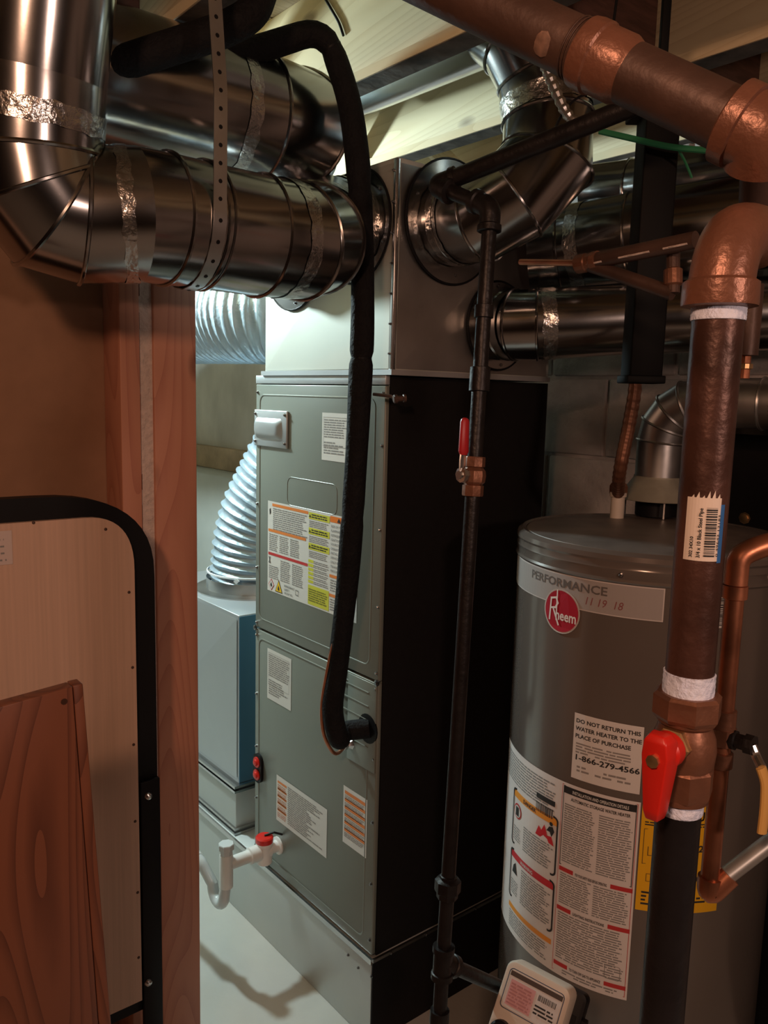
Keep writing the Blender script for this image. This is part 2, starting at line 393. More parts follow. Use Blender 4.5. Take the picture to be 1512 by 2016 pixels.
# ================================================================ PLATFORM + HANDLER
ZB = .226
pl = thing('plenum_stand', 'long low sheet metal return stand lying under the grey air handler', 'stand', (1.35, 1.8, 0))
b = MB().box(FX+.002, BX-.01, FY0+.004, 3.4, 0, ZB-.006).build('body', 'stand', pl, bevel=.002)
sd = MB().box(FX+.004, BX-.012, FY0-.0005, FY0+.0035, .0, ZB-.008).build('side_panel', 'shadeblack', pl, smooth=0)  # stand sheet with its shade put into the near-black colour
MB().box(FX-.004, FX+.002, FY0-.002, 3.4, ZB-.018, ZB-.0045).build('front_flange', 'steel', pl, smooth=0)['label'] = 'bright folded sheet metal lip along the stand top'
MB().box(FX, BX, FY0-.006, FY0-.001, ZB-.012, ZB-.0045).build('side_flange', 'galv_dull', pl, smooth=0)
for a, z in ((1.5, .15), (1.5, .06), (2.2, .03)): pass
for (x, y) in ((732, 1922), (706, 1905), (686, 1880)):
    screw(on(x, y, 0, FX+.002), (-1, 0, 0), pl, .0025)
for x in (1.14, 1.25, 1.42, 1.55): screw((x, FY0-.006, ZB-.008), (0, -1, 0), pl, .003)

ah = thing('air_handler', 'tall grey cabinet air handler with warning labels on its front doors', 'air handler', ((FX+BX)/2, (FY0+FY1)/2, ZB))
MB().box(FX+.012, BX, FY0+.004, FY1-.002, ZB, 1.548).build('cabinet', 'cabinet', ah, bevel=.003)
MB().box(FX+.012, BX-.002, FY0, FY0+.0035, ZB, 1.549).build('side_panel', 'shadeblack', ah, smooth=0)['label'] = 'cabinet side panel, its shade painted in nearly black'  # same cabinet as the front; shade is painted into this panel
MB().box(FX-.001, FX+.011, FY0+.001, FY1, 1.532, 1.552).build('top_trim', 'boxsheet', ah, bevel=.001)
ZS = .884
du = MB().box(FX, FX+.0115, FY0+.001, FY1, ZS+.003, 1.530).build('upper_door', 'cabinet', ah, bevel=.0025)
dl = MB().box(FX, FX+.0115, FY0+.001, FY1, ZB+.004, ZS-.003).build('lower_door', 'cabinet', ah, bevel=.0025)
def face(u, v, lift): return V((FX-.0003-lift, FY1-u, v))
def fpx(x, y): p = on(x, y, 0, FX); return FY1-p.y, p.z
def emboss(name, parent, u0, v0, u1, v1, r=.02, t=.0022, n=5):
    pts = [V((FX-.0002, FY1-u, v)) for u, v in rrect(u0, v0, u1, v1, r, n)[:-1]]
    return MB().sweep(pts, t, 6, closed=True, flat=.5, up=V((1, 0, 0))).build(name, 'cabinet', parent)
W_ = FY1-FY0
emboss('embossed_border', du, .02, ZS+.03, W_-.035, 1.503, .02)
a = fpx(566, 940); c = fpx(663, 1005); emboss('embossed_recess', du, a[0], c[1]-.012, c[0], a[1]+.002, .018, .0013)
emboss('embossed_border', dl, .02, ZB+.03, W_-.035, ZS-.025, .02)
# small access plate at the piping corner
pu, pv = fpx(686, 1400); qu, qv = fpx(738, 1520)
ap = MB().box(FX-.003, FX-.0002, FY0+.004, FY1-pu, qv-.004, ZS-.006).build('pipe_access_plate', 'cabinet', dl, bevel=.001)
for k in range(5):
    z = ZS-.03-.032*k
    MB().sweep([V((FX-.0032, FY0+.03, z)), V((FX-.0032, FY0+.135, z))], .0015, 6).build('louvre_rib', 'cabinet', dl)
for zz_ in (.90, 1.05, 1.22, 1.40, 1.51, .865, .70, .55, .40, .26):
    par = du if zz_ > ZS else dl
    screw((FX, FY1-.008, zz_), (-1, 0, 0), par, .003)
    screw((FX, FY0+.009, zz_+.004), (-1, 0, 0), par, .003)
for y in (FY0+.004, FY1-.004):
    MB().lathe((FX-.001, y, ZS), (-1, 0, 0), [(.007, 0), (.007, .004), (.003, .006)], 10).build('door_catch', 'screw', ah)
# junction cover box
j0 = fpx(505, 806); j1 = fpx(568, 884)
jb = MB().box(FX-.006, FX, FY1-j1[0], FY1-.001, j1[1], j0[1]).build('junction_cover', 'boxsheet', du, bevel=.002)
jb['label'] = 'bright metal junction cover with a raised centre'
cu_ = MB(); u1_ = j1[0]-.022
o0 = [V((FX-.006, FY1-u, v)) for u, v in rrect(.008, j1[1]+.02, u1_, j0[1]-.02, .01)[:-1]]
o1 = [V((FX-.013, FY1-u, v)) for u, v in rrect(.012, j1[1]+.028, u1_-.012, j0[1]-.026, .014)[:-1]]
o2 = [V((FX-.015, FY1-u, v)) for u, v in rrect(.02, j1[1]+.034, u1_-.02, j0[1]-.032, .012)[:-1]]
cu_.rings([o0, o1, o2], True); cu_.build('raised_centre', 'boxsheet', jb, smooth=50)
for u in (.007, j1[0]-.008):
    for v in (j0[1]-.01, j1[1]+.012): screw((FX-.006, FY1-u, v), (-1, 0, 0), jb, .003)
# red plug plate
g0 = fpx(506, 1480); g1 = fpx(523, 1548)
gp = MB().rings([[V((FX-q, FY1-u, v)) for u, v in rrect(.003, g1[1], .046, g0[1], .02)[:-1]] for q in (0, .008)], True).build('plug_plate', 'black', dl)
gp['label'] = 'black oval plate with two red plugs'
for v in (g0[1]-.023, g1[1]+.023):
    MB().lathe((FX-.008, FY1-.0245, v), (-1, 0, 0), [(.015, 0), (.015, .003), (.009, .003), (.008, .008), (.004, .009)], 16).build('red_plug', 'redp', gp)
# --- printed labels on doors
L = Label(face); u0, vt = fpx(528, 985); u1, _ = fpx(702, 1225); vb = fpx(533, 1163)[1]
H = vt-vb; Wd = u1-u0
def cx(px): return fpx(px, 1080)[0]
ua, ub, uc = cx(608), cx(650), cx(672)
L.rect(u0, vb, u1, vt, WHITE, 1)
L.rect(u0+.022, vt-.012, ua-.003, vt-.005, ORANGE, 2).fine(u0+.026, vt-.072, ua-.006, vt-.014, .0052)
L.poly([(u0+.008, vt-.022), (u0+.014, vt-.018), (u0+.016, vt-.03), (u0+.010, vt-.036)], INK)
L.rect(u0+.004, vt-.079, ua-.012, vt-.072, ORANGE, 2)
for k in range(3): L.fine(u0+.008+.05*k, vt-.130, u0+.05+.05*k, vt-.082, .005, word=3)
L.rect(u0+.004, vt-.140, ua-.003, vt-.133, RED, 2)
L.line([(u0+.008, vt-.145), (u0+.014, vt-.16), (u0+.008, vt-.16), (u0+.014, vt-.145)], .002)
for k in range(3): L.fine(u0+.008+.055*k, vb+.035, u0+.056+.055*k, vt-.144 if k else vt-.165, .005, word=3)
cxm, cym = u0+.020, vb+.018
L.poly([(cxm, cym-.016), (cxm+.014, cym), (cxm, cym+.016), (cxm-.014, cym)], RED).poly([(cxm, cym-.013), (cxm+.0115, cym), (cxm, cym+.013), (cxm-.0115, cym)], WHITE, 3)
L.poly([(cxm-.003, cym-.005), (cxm+.003, cym-.005), (cxm+.004, cym), (cxm, cym+.007), (cxm-.004, cym)], INK, 4)
tx = u0+.056
L.poly([(tx-.018, vb+.004), (tx+.018, vb+.004), (tx, vb+.037)], INK).poly([(tx-.015, vb+.006), (tx+.015, vb+.006), (tx, vb+.033)], (.85, .55, .02), 3)
L.poly([(tx-.003, vb+.009), (tx+.003, vb+.009), (tx+.004, vb+.014), (tx, vb+.022), (tx-.004, vb+.014)], INK, 4)
for k, t in enumerate(('REFRIGERANT', 'SAFETY', 'GROUP A2L')): L.text(t, u0+.082, vb+.024-.009*k, .0055, INK)
L.ring(u0+.135, vb+.014, u0+.147, vb+.026, .0012)
for k in range(3):
    v = vt-.016-.037*k
    L.rect(ua, v-.006, ub-.002, v+.010, YEL, 2).poly([(ua+.002, v-.002), (ua+.009, v-.002), (ua+.0055, v+.006)], INK, 4).fine(ua+.012, v-.005, ub-.006, v+.009, .0055, INK, 3)
    L.fine(ua+.002, v-.025, ub-.004, v-.008, .0042, word=6)
for k in range(6):
    v = vt-.128-.010*k; L.rect(ua, v, ua+.022, v+.007, YEL, 2).fine(ua+.024, v-.001, ub-.004, v+.008, .0042, word=6)
L.rect(ua, vb+.004, ub-.001, vb+.052, YEL, 2).fine(ua+.003, vb+.008, ub-.005, vb+.046, .0055, (.2, .2, .03), 3, word=6)
L.rect(ub, vt-.018, u1-.01, vt-.004, (.8, .2, .02), 2).poly([(ub+.028, vt-.016), (ub+.042, vt-.016), (ub+.035, vt-.006)], INK, 4)
for k, t in enumerate(('RISK OF FIRE', 'FLAMMABLE', 'REFRIGERANT', 'IGNITION', 'SOURCES', 'OPERATION', 'INSTALLED', 'SERVICE', 'ONLY BY', 'TRAINED', 'PERSONS')):
    L.text(t, ub+.004, vt-.030-.0105*k, .006, (.15, .15, .15))
L.rect(ub, vb+.087, u1-.01, vb+.094, ORANGE, 2); L.rect(ub, vb+.041, u1-.01, vb+.048, ORANGE, 2)
L.fine(ub+.004, vb+.05, u1-.012, vb+.085, .006, word=5); L.fine(ub+.004, vb+.006, u1-.012, vb+.039, .006, word=5)
L.build('safety_label', du, 'wide white warning sheet with orange, red and yellow blocks')
def simple_label(p0, p1, name, par, lab, kind):
    a = fpx(*p0); c = fpx(*p1); q = Label(face); q.rect(a[0], c[1], c[0], a[1], WHITE, 1)
    w_, h_ = c[0]-a[0], a[1]-c[1]
    if kind == 'text':
        q.fine(a[0]+.008, c[1]+h_*.45, c[0]-.006, a[1]-.012, .0055, word=5); q.fine(a[0]+.008, c[1]+.012, c[0]-.012, c[1]+h_*.42, .006, word=6, rag=.5)
        q.ring(a[0]+.006, c[1]+h_*.3, c[0]-.01, a[1]-.01, .0008, GREY)
    if kind == 'bars':
        for k in range(6):
            v = a[1]-.018-(h_-.03)*k/6
            q.rect(a[0]+.006, v, c[0]-.006, v+.008, ORANGE, 2); q.fine(a[0]+.006, v-.014, c[0]-.006, v-.001, .004, word=5)
    if kind == 'mix':
        for k in range(5):
            v = a[1]-.02-(h_-.03)*k/5
            q.rect(a[0]+.006, v, a[0]+.05, v+.006, ORANGE, 2); q.fine(a[0]+.006, v-.018, a[0]+.05, v-.002, .005, (.6, .25, .15))
        q.fine(a[0]+.056, c[1]+.01, c[0]-.01, a[1]-.01, .0055, word=6, rag=.5)
    return q.build(name, par, lab)
simple_label((635, 812), (686, 912), 'data_label', du, 'small white data sheet high on the door', 'text')
simple_label((527, 1275), (573, 1400), 'rating_label', dl, 'white rating plate with table of fine print', 'text')
simple_label((545, 1524), (643, 1690), 'install_label', dl, 'white sheet with orange bars on its left', 'mix')
simple_label((677, 1545), (721, 1690), 'caution_label', dl, 'narrow white label striped with orange bars', 'bars')
# cable clamp at upper right
cb = thing('thermostat_cable', 'short brown cable leaving the handler corner under the supply plenum', 'cable', (FX-.01, FY0, 1.46))
p0 = at(735, 776, 1.68); p1 = at(770, 780, 1.665); p2 = at(782, 786, 1.655)
MB().sweep(fillet([p0, p1, p2], .02), .0035, 8).build('cable', 'ironrust', cb)
MB().lathe(p2-V((.01, 0, 0)), (.9, -.4, .1), [(.007, 0), (.009, .002), (.009, .008), (.006, .009), (.006, .02), (.008, .021), (.008, .026)], 10).build('cable_clamp', 'ironrust', cb)
# ================================================================ PLENUM
PX0, PX1, PY0, PY1, PZ0, PZ1 = FX, 1.582, 1.3235, 1.829, 1.555, 1.981
sp = thing('supply_plenum', 'square galvanized supply plenum sitting on top of the air handler', 'plenum', ((PX0+PX1)/2, (PY0+PY1)/2, PZ0))
MB().box(PX0, PX1, PY0, PY1, PZ0, PZ1).build('plenum_body', 'plenum', sp, bevel=.002)
# cross-break creases on the front
cb_ = MB()
yc, zc = (PY0+PY1)/2, (PZ0+PZ1)/2
f4 = [V((PX0-.0012, PY0+.01, PZ0+.01)), V((PX0-.0012, PY1-.004, PZ0+.01)), V((PX0-.0012, PY1-.004, PZ1-.01)), V((PX0-.0012, PY0+.01, PZ1-.01))]
cb_.add(f4+[V((PX0-.006, yc, zc))], [(0, 1, 4), (1, 2, 4), (2, 3, 4), (3, 0, 4)]); cb_.build('cross_break_panel', 'plenum', sp, smooth=0)
cb2 = MB(); xc = (PX0+PX1)/2
cb2.add([V((PX0+.01, PY0-.001, PZ0+.01)), V((PX1-.01, PY0-.001, PZ0+.01)), V((PX1-.01, PY0-.001, PZ1-.01)), V((PX0+.01, PY0-.001, PZ1-.01)), V((xc, PY0-.007, zc))], [(0, 1, 4), (1, 2, 4), (2, 3, 4), (3, 0, 4)])
cb2.build('cross_break_panel', 'galv_dull', sp, smooth=0)
MB().box(PX0-.004, PX0+.006, PY0-.004, PY0+.006, PZ0, PZ1-.003).build('corner_lock_seam', 'steel', sp, bevel=.0015)
MB().box(PX0-.006, PX1, PY0-.006, PY1+.01, PZ0-.003, PZ0+.008).build('bottom_flange', 'boxsheet', sp, smooth=0)
for k in range(7): screw((PX0-.004, PY0+.004, PZ0+.04+.06*k), (-1, 0, 0), sp, .002)
def collar(name, par, c, n, r, rf, mt='galv'):
    n = V(n); g = MB().lathe(V(c), n, [(r*.97, 0), (rf, 0), (rf, .003), (r, .004), (r, .03), (r*1.03, .034), (r, .038), (r, .06)], 40, cap=False).build(name, mt, par)
    e = MB(); u, v, d = frame(n)
    e.sweep([V(c)+n*.002+(u*math.cos(2*PI*k/48)+v*math.sin(2*PI*k/48))*rf for k in range(48)], .0028, 6, closed=True); e.build('flange_seal', 'black', g)['label'] = 'thin black sealant ring'
    for k in range(6):
        t = 2*PI*k/6+.4; screw(V(c)+n*.003+(u*math.cos(t)+v*math.sin(t))*(r+rf)/2, n, g, .0025)
    return g
CF = V((PX0-.006, 1.448, 1.862)); CF2 = V((PX0-.006, 1.69, 1.83)); CS = V((1.236, PY0-.006, 1.875)); CS2 = V((1.392, PY0-.006, 1.672)); CS3 = V((1.47, PY0-.006, 1.86))
collar('takeoff_collar', sp, CF, (-1, 0, 0), .093, .117)
collar('takeoff_collar', sp, CF2, (-1, 0, 0), .097, .125)
collar('takeoff_collar', sp, CS, (0, -1, 0), .089, .127)
collar('takeoff_collar', sp, CS2, (0, -1, 0), .076, .098)
# ================================================================ ROUND DUCTS
def duct(name, label, path, r, beads, loc=None, mt='galv', tape=(), group=None):
    """beads: indices of path nodes that carry a raised crimp ring"""
    t = thing(name, label, 'duct', loc or path[-1], group)
    rs = mitre_rings(path, r, 44)
    last = 0; cuts = [0]+[i for i in range(1, len(path)-1)]+[len(path)-1]
    for a, c in zip(cuts, cuts[1:]):
        MB().rings(rs[a:c+1], False).build('duct_section', mt, t)
    for i in beads: bead('crimp_ring', t, rs[i], .0032)
    rr = r if isinstance(r, (list, tuple)) else [r]*len(path)
    for (i, f, wd) in tape:
        p = V(path[i]).lerp(V(path[i+1]), f); d = (V(path[i+1])-V(path[i])).normalized()
        q = MB(); u, v, _ = frame(d); R = rr[i]*(1-f)+rr[i+1]*f
        rings_ = []
        for h in (-wd/2, 0, wd/2):
            rings_.append([p+d*(h+random.uniform(-.0025, .0025))+(u*math.cos(2*PI*k/44)+v*math.sin(2*PI*k/44))*(R+.001+random.uniform(0, .0013)) for k in range(44)])
        q.rings(rings_, False); q.build('foil_tape', 'foil', t, smooth=60)['label'] = 'wrinkled foil tape band'
    return t, rs
YA = 1.262
dA = [at(92, -170, 1.09), at(66, 150, 1.15), at(62, 300, 1.175), at(72, 362, 1.185), at(104, 404, 1.205), at(162, 424, 1.23), V((.52, YA-.004, 1.772)), V((.565, YA, 1.774)), V((.625, YA+.003, 1.774)), V((.636, YA+.004, 1.774)), V((.742, YA+.010, 1.774)), V((.825, YA+.016, 1.777)), V((.872, YA+.04, 1.790)), V((.945, YA+.12, 1.818)), V((1.0, 1.442, 1.856)), V((CF.x-.002, CF.y, CF.z))]
rA = [.098]*5+[.099]*5+[.100, .100, .098, .094, .0935, .0935]
tA, rsA = duct('supply_duct', 'lowest left shiny round duct bending from the ceiling into the plenum front', dA, rA, [2, 3, 4, 5, 7, 8, 9, 10, 11, 12], tape=[(1, .55, .03), (5, .8, .02), (10, .6, .025), (13, .3, .03), (14, .6, .035)])
dB = [V((.37, 1.46, 2.026)), V((.72, 1.46, 2.026)), V((.838, 1.46, 2.026)), V((.922, 1.475, 2.028)), V((.965, 1.55, 2.022)), V((.99, 1.635, 1.965)), V((1.02, 1.685, 1.885)), V((CF2.x-.002, CF2.y, CF2.z))]
rB = [.122, .122, .122, .120, .112, .104, .098, .097]
tB, rsB = duct('supply_duct', 'wider dark round duct above the lowest left duct, behind the hanging strap', dB, rB, [2, 3, 4, 5], tape=[(1, .5, .025)])
dC = [V(CS)+V((0, .002, 0)), CS+V((0, -.09, 0)), V((1.262, 1.165, 1.905)), V((1.318, 1.135, 1.975)), V((1.332, 1.150, 2.06)), V((1.325, 1.165, 2.15)), V((1.29, 1.19, 2.22)), V((1.28, 1.26, 2.28)), V((1.28, 1.9, 2.285))]
tC, rsC = duct('supply_duct', 'shiny elbowed duct rising from the plenum side to the joists', dC, .089, [1, 2, 3, 4, 5, 6], tape=[(0, .35, .03), (4, .35, .035)])
e1 = at(1500, 617, 1.72)
dD = [V(CS2)+V((0, .002, 0)), CS2+V((.004, -.05, 0)), CS2+V((.03, -.09, .001)), CS2.lerp(e1, .55)+V((0, 0, .002)), e1, e1+V((.12, -.17, .008))]
tD, rsD = duct('branch_duct', 'lower horizontal duct leaving the plenum toward the water heater flue', dD, .0765, [1, 2], mt='galv', tape=[(2, .10, .03)])
dE = [V((1.50, 1.33, 1.842)), V((1.545, 1.27, 1.85)), V((1.60, 1.12, 1.865)), V((1.70, .86, 1.885)), V((1.79, .60, 1.90))]
tE, rsE = duct('branch_duct', 'dark upper horizontal duct running behind the black post', dE, .098, [1, 2], tape=[(1, .3, .03)])
dF = [V((1.66, 1.30, 1.99)), V((1.70, 1.2, 1.992)), V((1.78, .8, 2.0)), V((1.82, .4, 2.01))]
tF, rsF = duct('branch_duct', 'dark topmost duct tucked under the joists at far right', dF, .075, [1, 2])
# draw band tie at collar with little twist
tt = MB(); p = at(652, 527, 1.57)
for k in range(5): tt.sweep([p, p+V((random.uniform(-.01, .01), random.uniform(-.01, .01), random.uniform(-.02, .004)))], .0018, 5)
tt.build('twisted_tie', 'black', tA)
# perforated hanging strap
st = []
xs = .612
top = on(412, -40, 0, xs); 
st = [V((xs-.02, 1.175, 2.45)), V((xs-.012, 1.165, 2.15)), V((xs, 1.16, 1.95))]
for k in range(0, 13):
    a = math.radians(170+k*17); st.append(V((xs+.012*k/12, YA+.005+.106*math.cos(a), 1.778-.106*math.sin(a)*-1)) if False else V((xs, YA+.005+.1062*math.cos(a), 1.778+.1062*math.sin(a))))
sm = MB(); prev = None
dst = dense(st, .012); rs_ = []
for i, p in enumerate(dst):
    t = (dst[min(i+1, len(dst)-1)]-dst[max(i-1, 0)]).normalized(); wv = V((1, 0, 0)); nn = t.cross(wv).normalized()
    rs_.append([p-wv*.011-nn*.0008, p+wv*.011-nn*.0008, p+wv*.011+nn*.0008, p-wv*.011+nn*.0008])
sm.rings(rs_, True)
so = tag(sm.build('hanger_strap', 'galv_dull', None, smooth=60), 'perforated steel hanger strap looped under the lowest left duct', 'strap')
hs = MB()
for i in range(3, len(dst)-2, 2):
    t = (dst[i+1]-dst[i-1]).normalized(); nn = t.cross(V((1, 0, 0))).normalized()
    for sgn in (-1, 1): hs.lathe(dst[i]+nn*.0009*sgn, nn*sgn, [(.0034, 0), (.003, .0003)], 8)
hs.build('strap_holes', 'black', so)['kind'] = 'stuff'
# ================================================================ RETURN BOX + FLEX DUCTS
rb = thing('return_box', 'tall sheet metal box left of the air handler carrying a silver flex duct', 'duct box', (1.35, 2.3, .22))
zt = .876
MB().box(1.12, 1.52, 2.022, 2.62, .36, zt).build('box_body', 'boxsheet', rb, bevel=.002)
MB().box(1.121, 1.52, 2.0195, 2.0215, .37, zt-.004).build('side_panel', 'bluesheet', rb, smooth=0)['label'] = 'bluish side sheet of the box'
f5 = [V((1.118, 2.03, .38)), V((1.118, 2.61, .38)), V((1.118, 2.61, zt-.01)), V((1.118, 2.03, zt-.01)), V((1.106, 2.32, .62))]
MB().add(f5, [(0, 1, 4), (1, 2, 4), (2, 3, 4), (3, 0, 4)]).build('cross_break_panel', 'boxsheet', rb, smooth=0)
MB().box(1.105, 1.54, 2.012, 2.64, .226, .352).build('base_section', 'stand', rb, bevel=.002)
for z in (.352, .366, .236): MB().box(1.098, 1.545, 2.006, 2.645, z-.004, z+.003).build('drive_cleat', 'steel', rb, smooth=0)
MB().box(1.095, 1.55, 2.0, 2.66, .2205, .228).build('foot_flange', 'steel', rb, smooth=0)
def flexduct(name, label, pts, r, pitch=.016, amp=.06, seg=40):
    t = thing(name, label, 'flex duct', pts[0])
    path = resample(fillet(pts, .22, 14), pitch/8); rr = []
    s_ = 0
    for i, p in enumerate(path):
        if i: s_ += (path[i]-path[i-1]).length
        ph = (s_/pitch) % 1; rr.append((r if not callable(r) else r(s_))*(1-amp*abs(math.sin(PI*ph))**.7))
    b = MB().sweep(path, rr, seg); 
    for i, v in enumerate(b.v): v += V((random.uniform(-1, 1), random.uniform(-1, 1), random.uniform(-1, 1)))*.0006
    b.build('ribbed_hose', 'flex', t, smooth=70); return t, path
p_up = at(455, 1165, 2.45); p_up.z = zt
fa, pa = flexduct('flex_duct', 'silver ribbed flex duct standing on the return box', [V((1.335, 2.31, zt+.005)), V((1.345, 2.30, 1.08)), V((1.43, 2.20, 1.34)), V((1.52, 2.09, 1.45)), V((1.56, 2.06, 1.49))], .146, .026, .07)
cl = MB().lathe((1.335, 2.31, zt), (0, 0, 1), [(.19, 0), (.19, .004), (.153, .006), (.153, .04)], 44, cap=False).build('takeoff_collar', 'galv_dull', rb)
zt_ = MB(); zt_.lathe((1.335, 2.31, zt+.055), (0, 0, 1), [(.149, 0), (.152, .001), (.152, .006), (.149, .007)], 44, cap=False); zt_.build('zip_tie', 'zip', fa)
th = at(484, 1138, 2.22); MB().lathe(V((1.218, 2.212, zt+.052)), V((-.7, -.6, 0)), [(.009, -.004), (.009, .006)], 4).build('zip_tie_head', 'zip', fa)
fb, pb = flexduct('flex_duct', 'thick silver ribbed flex duct high behind the wooden post', [V((1.20, 3.1, 1.74)), V((1.22, 2.55, 1.745)), V((1.28, 2.12, 1.74)), V((1.50, 1.99, 1.745))], .150, .024, .055)
# ================================================================ INSULATED LINE SET
ls = thing('insulated_line', 'long black foam insulated refrigerant line dropping into the air handler', 'pipe', (1.0, 1.3, .77))
lp = [at(405, 118, 1.43), at(500, 100, 1.46), at(640, 55, 1.50), at(690, 200, 1.53), at(706, 330, 1.545), at(714, 500, 1.56), at(714, 650, 1.575), at(704, 860, 1.61), at(692, 1050, 1.66), at(684, 1150, 1.70), at(668, 1290, 1.755), at(652, 1400, 1.785), at(668, 1462, 1.79), V((FX-.045, 1.408, .762)), V((FX+.002, 1.372, .77))]
lf = fillet(lp, [.03, .05, .05, .04, .04, .04, .04, .05, .04, .04, .05, .045, .02, .02], 6)
lf = dense(lf, .012); cum = [0]
for a, c in zip(lf, lf[1:]): cum.append(cum[-1]+(c-a).length)
def seamr(s_):
    r = .0228
    for q in (.255, .50, .82, 1.13):
        d = abs(s_-q); r -= .0035*math.exp(-(d/.008)**2)
    return r*(1+.03*math.sin(s_*17))
MB().sweep(lf, [seamr(x) for x in cum], 20).build('foam_sleeve', 'foam', ls)
tp = MB()
for q in (.255, .50, .82, 1.13):
    i = min(range(len(cum)), key=lambda k: abs(cum[k]-q)); d = (lf[i+1]-lf[i-1]).normalized(); tp.lathe(lf[i]-d*.002, d, [(.0195, 0), (.0202, .001), (.0202, .004), (.0195, .005)], 18, cap=False)
tp.build('cable_tie', 'black', ls)
MB().lathe((FX-.004, 1.372, .77), (1, 0, 0), [(.034, 0), (.034, .003), (.023, .004)], 20).build('wall_grommet', 'black', ls)
bl = [at(702, 1020, 1.645), at(678, 1190, 1.70), at(650, 1290, 1.745), at(632, 1390, 1.78), at(636, 1450, 1.80), at(660, 1490, 1.83), V((FX-.02, 1.432, .712)), V((FX, 1.428, .712))]
cp = thing('copper_line', 'thin copper line curving beside the insulated line to the handler', 'pipe', (1.0, 1.4, .7))
MB().sweep(dense(fillet(bl, .05, 6), .01), .0042, 10).build('tube', 'copper', cp)
MB().lathe((FX-.028, 1.4325, .712), (1, 0, 0), [(.006, 0), (.0095, .004), (.0095, .012), (.006, .014), (.012, .024), (.016, .028)], 6).build('flare_nut', 'steel', cp)
tl = at(430, 40, 1.30)
s2_ = MB().sweep(dense(fillet([at(120, 165, 1.31), at(300, 105, 1.30), at(440, 60, 1.30), at(500, 28, 1.31), at(530, -60, 1.33)], .05), .01), .026, 18)
tag(s2_.build('insulated_pipe', 'foam'), 'short dark insulated pipe at the ceiling left of the long black line', 'pipe')
# small wire at ceiling
tag(MB().sweep(dense(fillet([on(630, -20, 0, 1.079), on(668, 45, 0, 1.079), on(676, 70, 0, 1.079)], .02), .01), .003, 6).build('ceiling_wire', 'black'), 'thin dark wire looping down the pale joist face', 'wire')
# ================================================================ DRAIN TRAP
HD = V((FX, 1.749, .312))
dt = thing('condensate_trap', 'white plastic condensate drain trap with red float switch by the handler foot', 'drain', (.95, 1.76, .13))
MB().lathe(HD+V((.002, 0, 0)), (-1, 0, 0), [(.024, 0), (.024, .006), (.016, .008), (.016, .03), (.022, .032), (.022, .045)], 16).build('threaded_adapter', 'pvc', dt)
MB().lathe(HD+V((-.043, 0, -.035)), (0, 0, 1), [(.018, 0), (.021, .003), (.021, .05), (.0225, .052), (.0225, .06)], 24).build('float_switch_body', 'pvc', dt)
MB().lathe(HD+V((-.043, 0, .025)), (0, 0, 1), [(.023, 0), (.0235, .002), (.0235, .013), (.020, .016)], 24).build('float_switch_cap', 'redp', dt)['label'] = 'red cap of the float switch'
MB().sweep([HD+V((-.043, 0, .042)), HD+V((-.02, -.01, .048)), HD+V((.0, -.02, .04))], .003, 8).build('switch_wire', 'black', dt)
MB().lathe(HD+V((-.06, 0, 0)), (-1, 0, 0), [(.0215, 0), (.0215, .028), (.0165, .03), (.0165, .085)], 24).build('drain_pipe', 'pvc', dt)
TC = HD+V((-.155, 0, 0))
MB().lathe(TC+V((0, 0, -.06)), (0, 0, 1), [(.0175, 0), (.0175, .085), (.016, .09)], 24).build('tee_body', 'pvc', dt)
MB().lathe(TC+V((0, 0, .025)), (0, 0, 1), [(.0165, 0), (.0165, .018), (.0205, .019), (.0205, .032), (.019, .034)], 8).build('cleanout_plug', 'clear', dt)
uu = [TC+V((0, 0, -.04))]
for k in range(13):
    a = PI+PI*k/12*1.0
    uu.append(TC+V((-.006, .032, -.082))+V((-.006*(math.cos(a)+1)*-0, -.032*math.cos(a+PI)*-1 if False else .032*math.cos(a), .036*math.sin(a))))
uu += [TC+V((-.02, .10, -.035)), TC+V((-.03, .145, -.015)), TC+V((-.05, .4, -.02))]
MB().sweep(dense(uu, .01), .0145, 18).build('trap_bend', 'clear', dt)
MB().sweep([TC+V((-.026, .115, -.03)), TC+V((-.03, .16, -.012))], .018, 18).build('coupling', 'pvc', dt)
# ================================================================ WATER HEATER
HC = V((1.378, .875, 0)); HR = .252; HZ = 1.262
wh = thing('water_heater', 'tall grey cylindrical water heater covered with labels, right of the air handler', 'water heater', (HC.x, HC.y, 0))
MB().lathe(HC, (0, 0, 1), [(HR, .03), (HR+.001, .035), (HR+.001, HZ-.042)], 96).build('tank_jacket', 'tank', wh)
MB().lathe(HC, (0, 0, 1), [(HR+.0035, HZ-.050), (HR+.0055, HZ-.047), (HR+.0035, HZ-.043), (HR+.0035, HZ-.030), (HR+.0048, HZ-.027), (HR+.0035, HZ-.024), (HR+.0035, HZ-.016), (HR+.0055, HZ-.012), (HR+.004, HZ-.004), (HR-.004, HZ+.002), (HR-.012, HZ)], 96, cap=False).build('lid_band', 'tank', wh)
MB().lathe(HC, (0, 0, 1), [(HR-.006, HZ-.01), (HR-.014, HZ+.0005), (HR*.6, HZ+.005), (.001, HZ+.008)], 96).build('lid', 'tanktop', wh)
MB().lathe(HC, (0, 0, 1), [(HR-.02, 0), (HR-.02, .03)], 48).build('base_ring', 'black', wh)
for ang in (-158, -128, -100): screw(HC+V((math.cos(math.radians(ang))*(HR+.004), math.sin(math.radians(ang))*(HR+.004), HZ-.036)), (math.cos(math.radians(ang)), math.sin(math.radians(ang)), 0), wh, .003, 'steel')
PH0 = math.radians(-160)
def drum(u, v, lift): a = PH0+u/HR; r = HR+.0014+lift; return V((HC.x+r*math.cos(a), HC.y+r*math.sin(a), v))
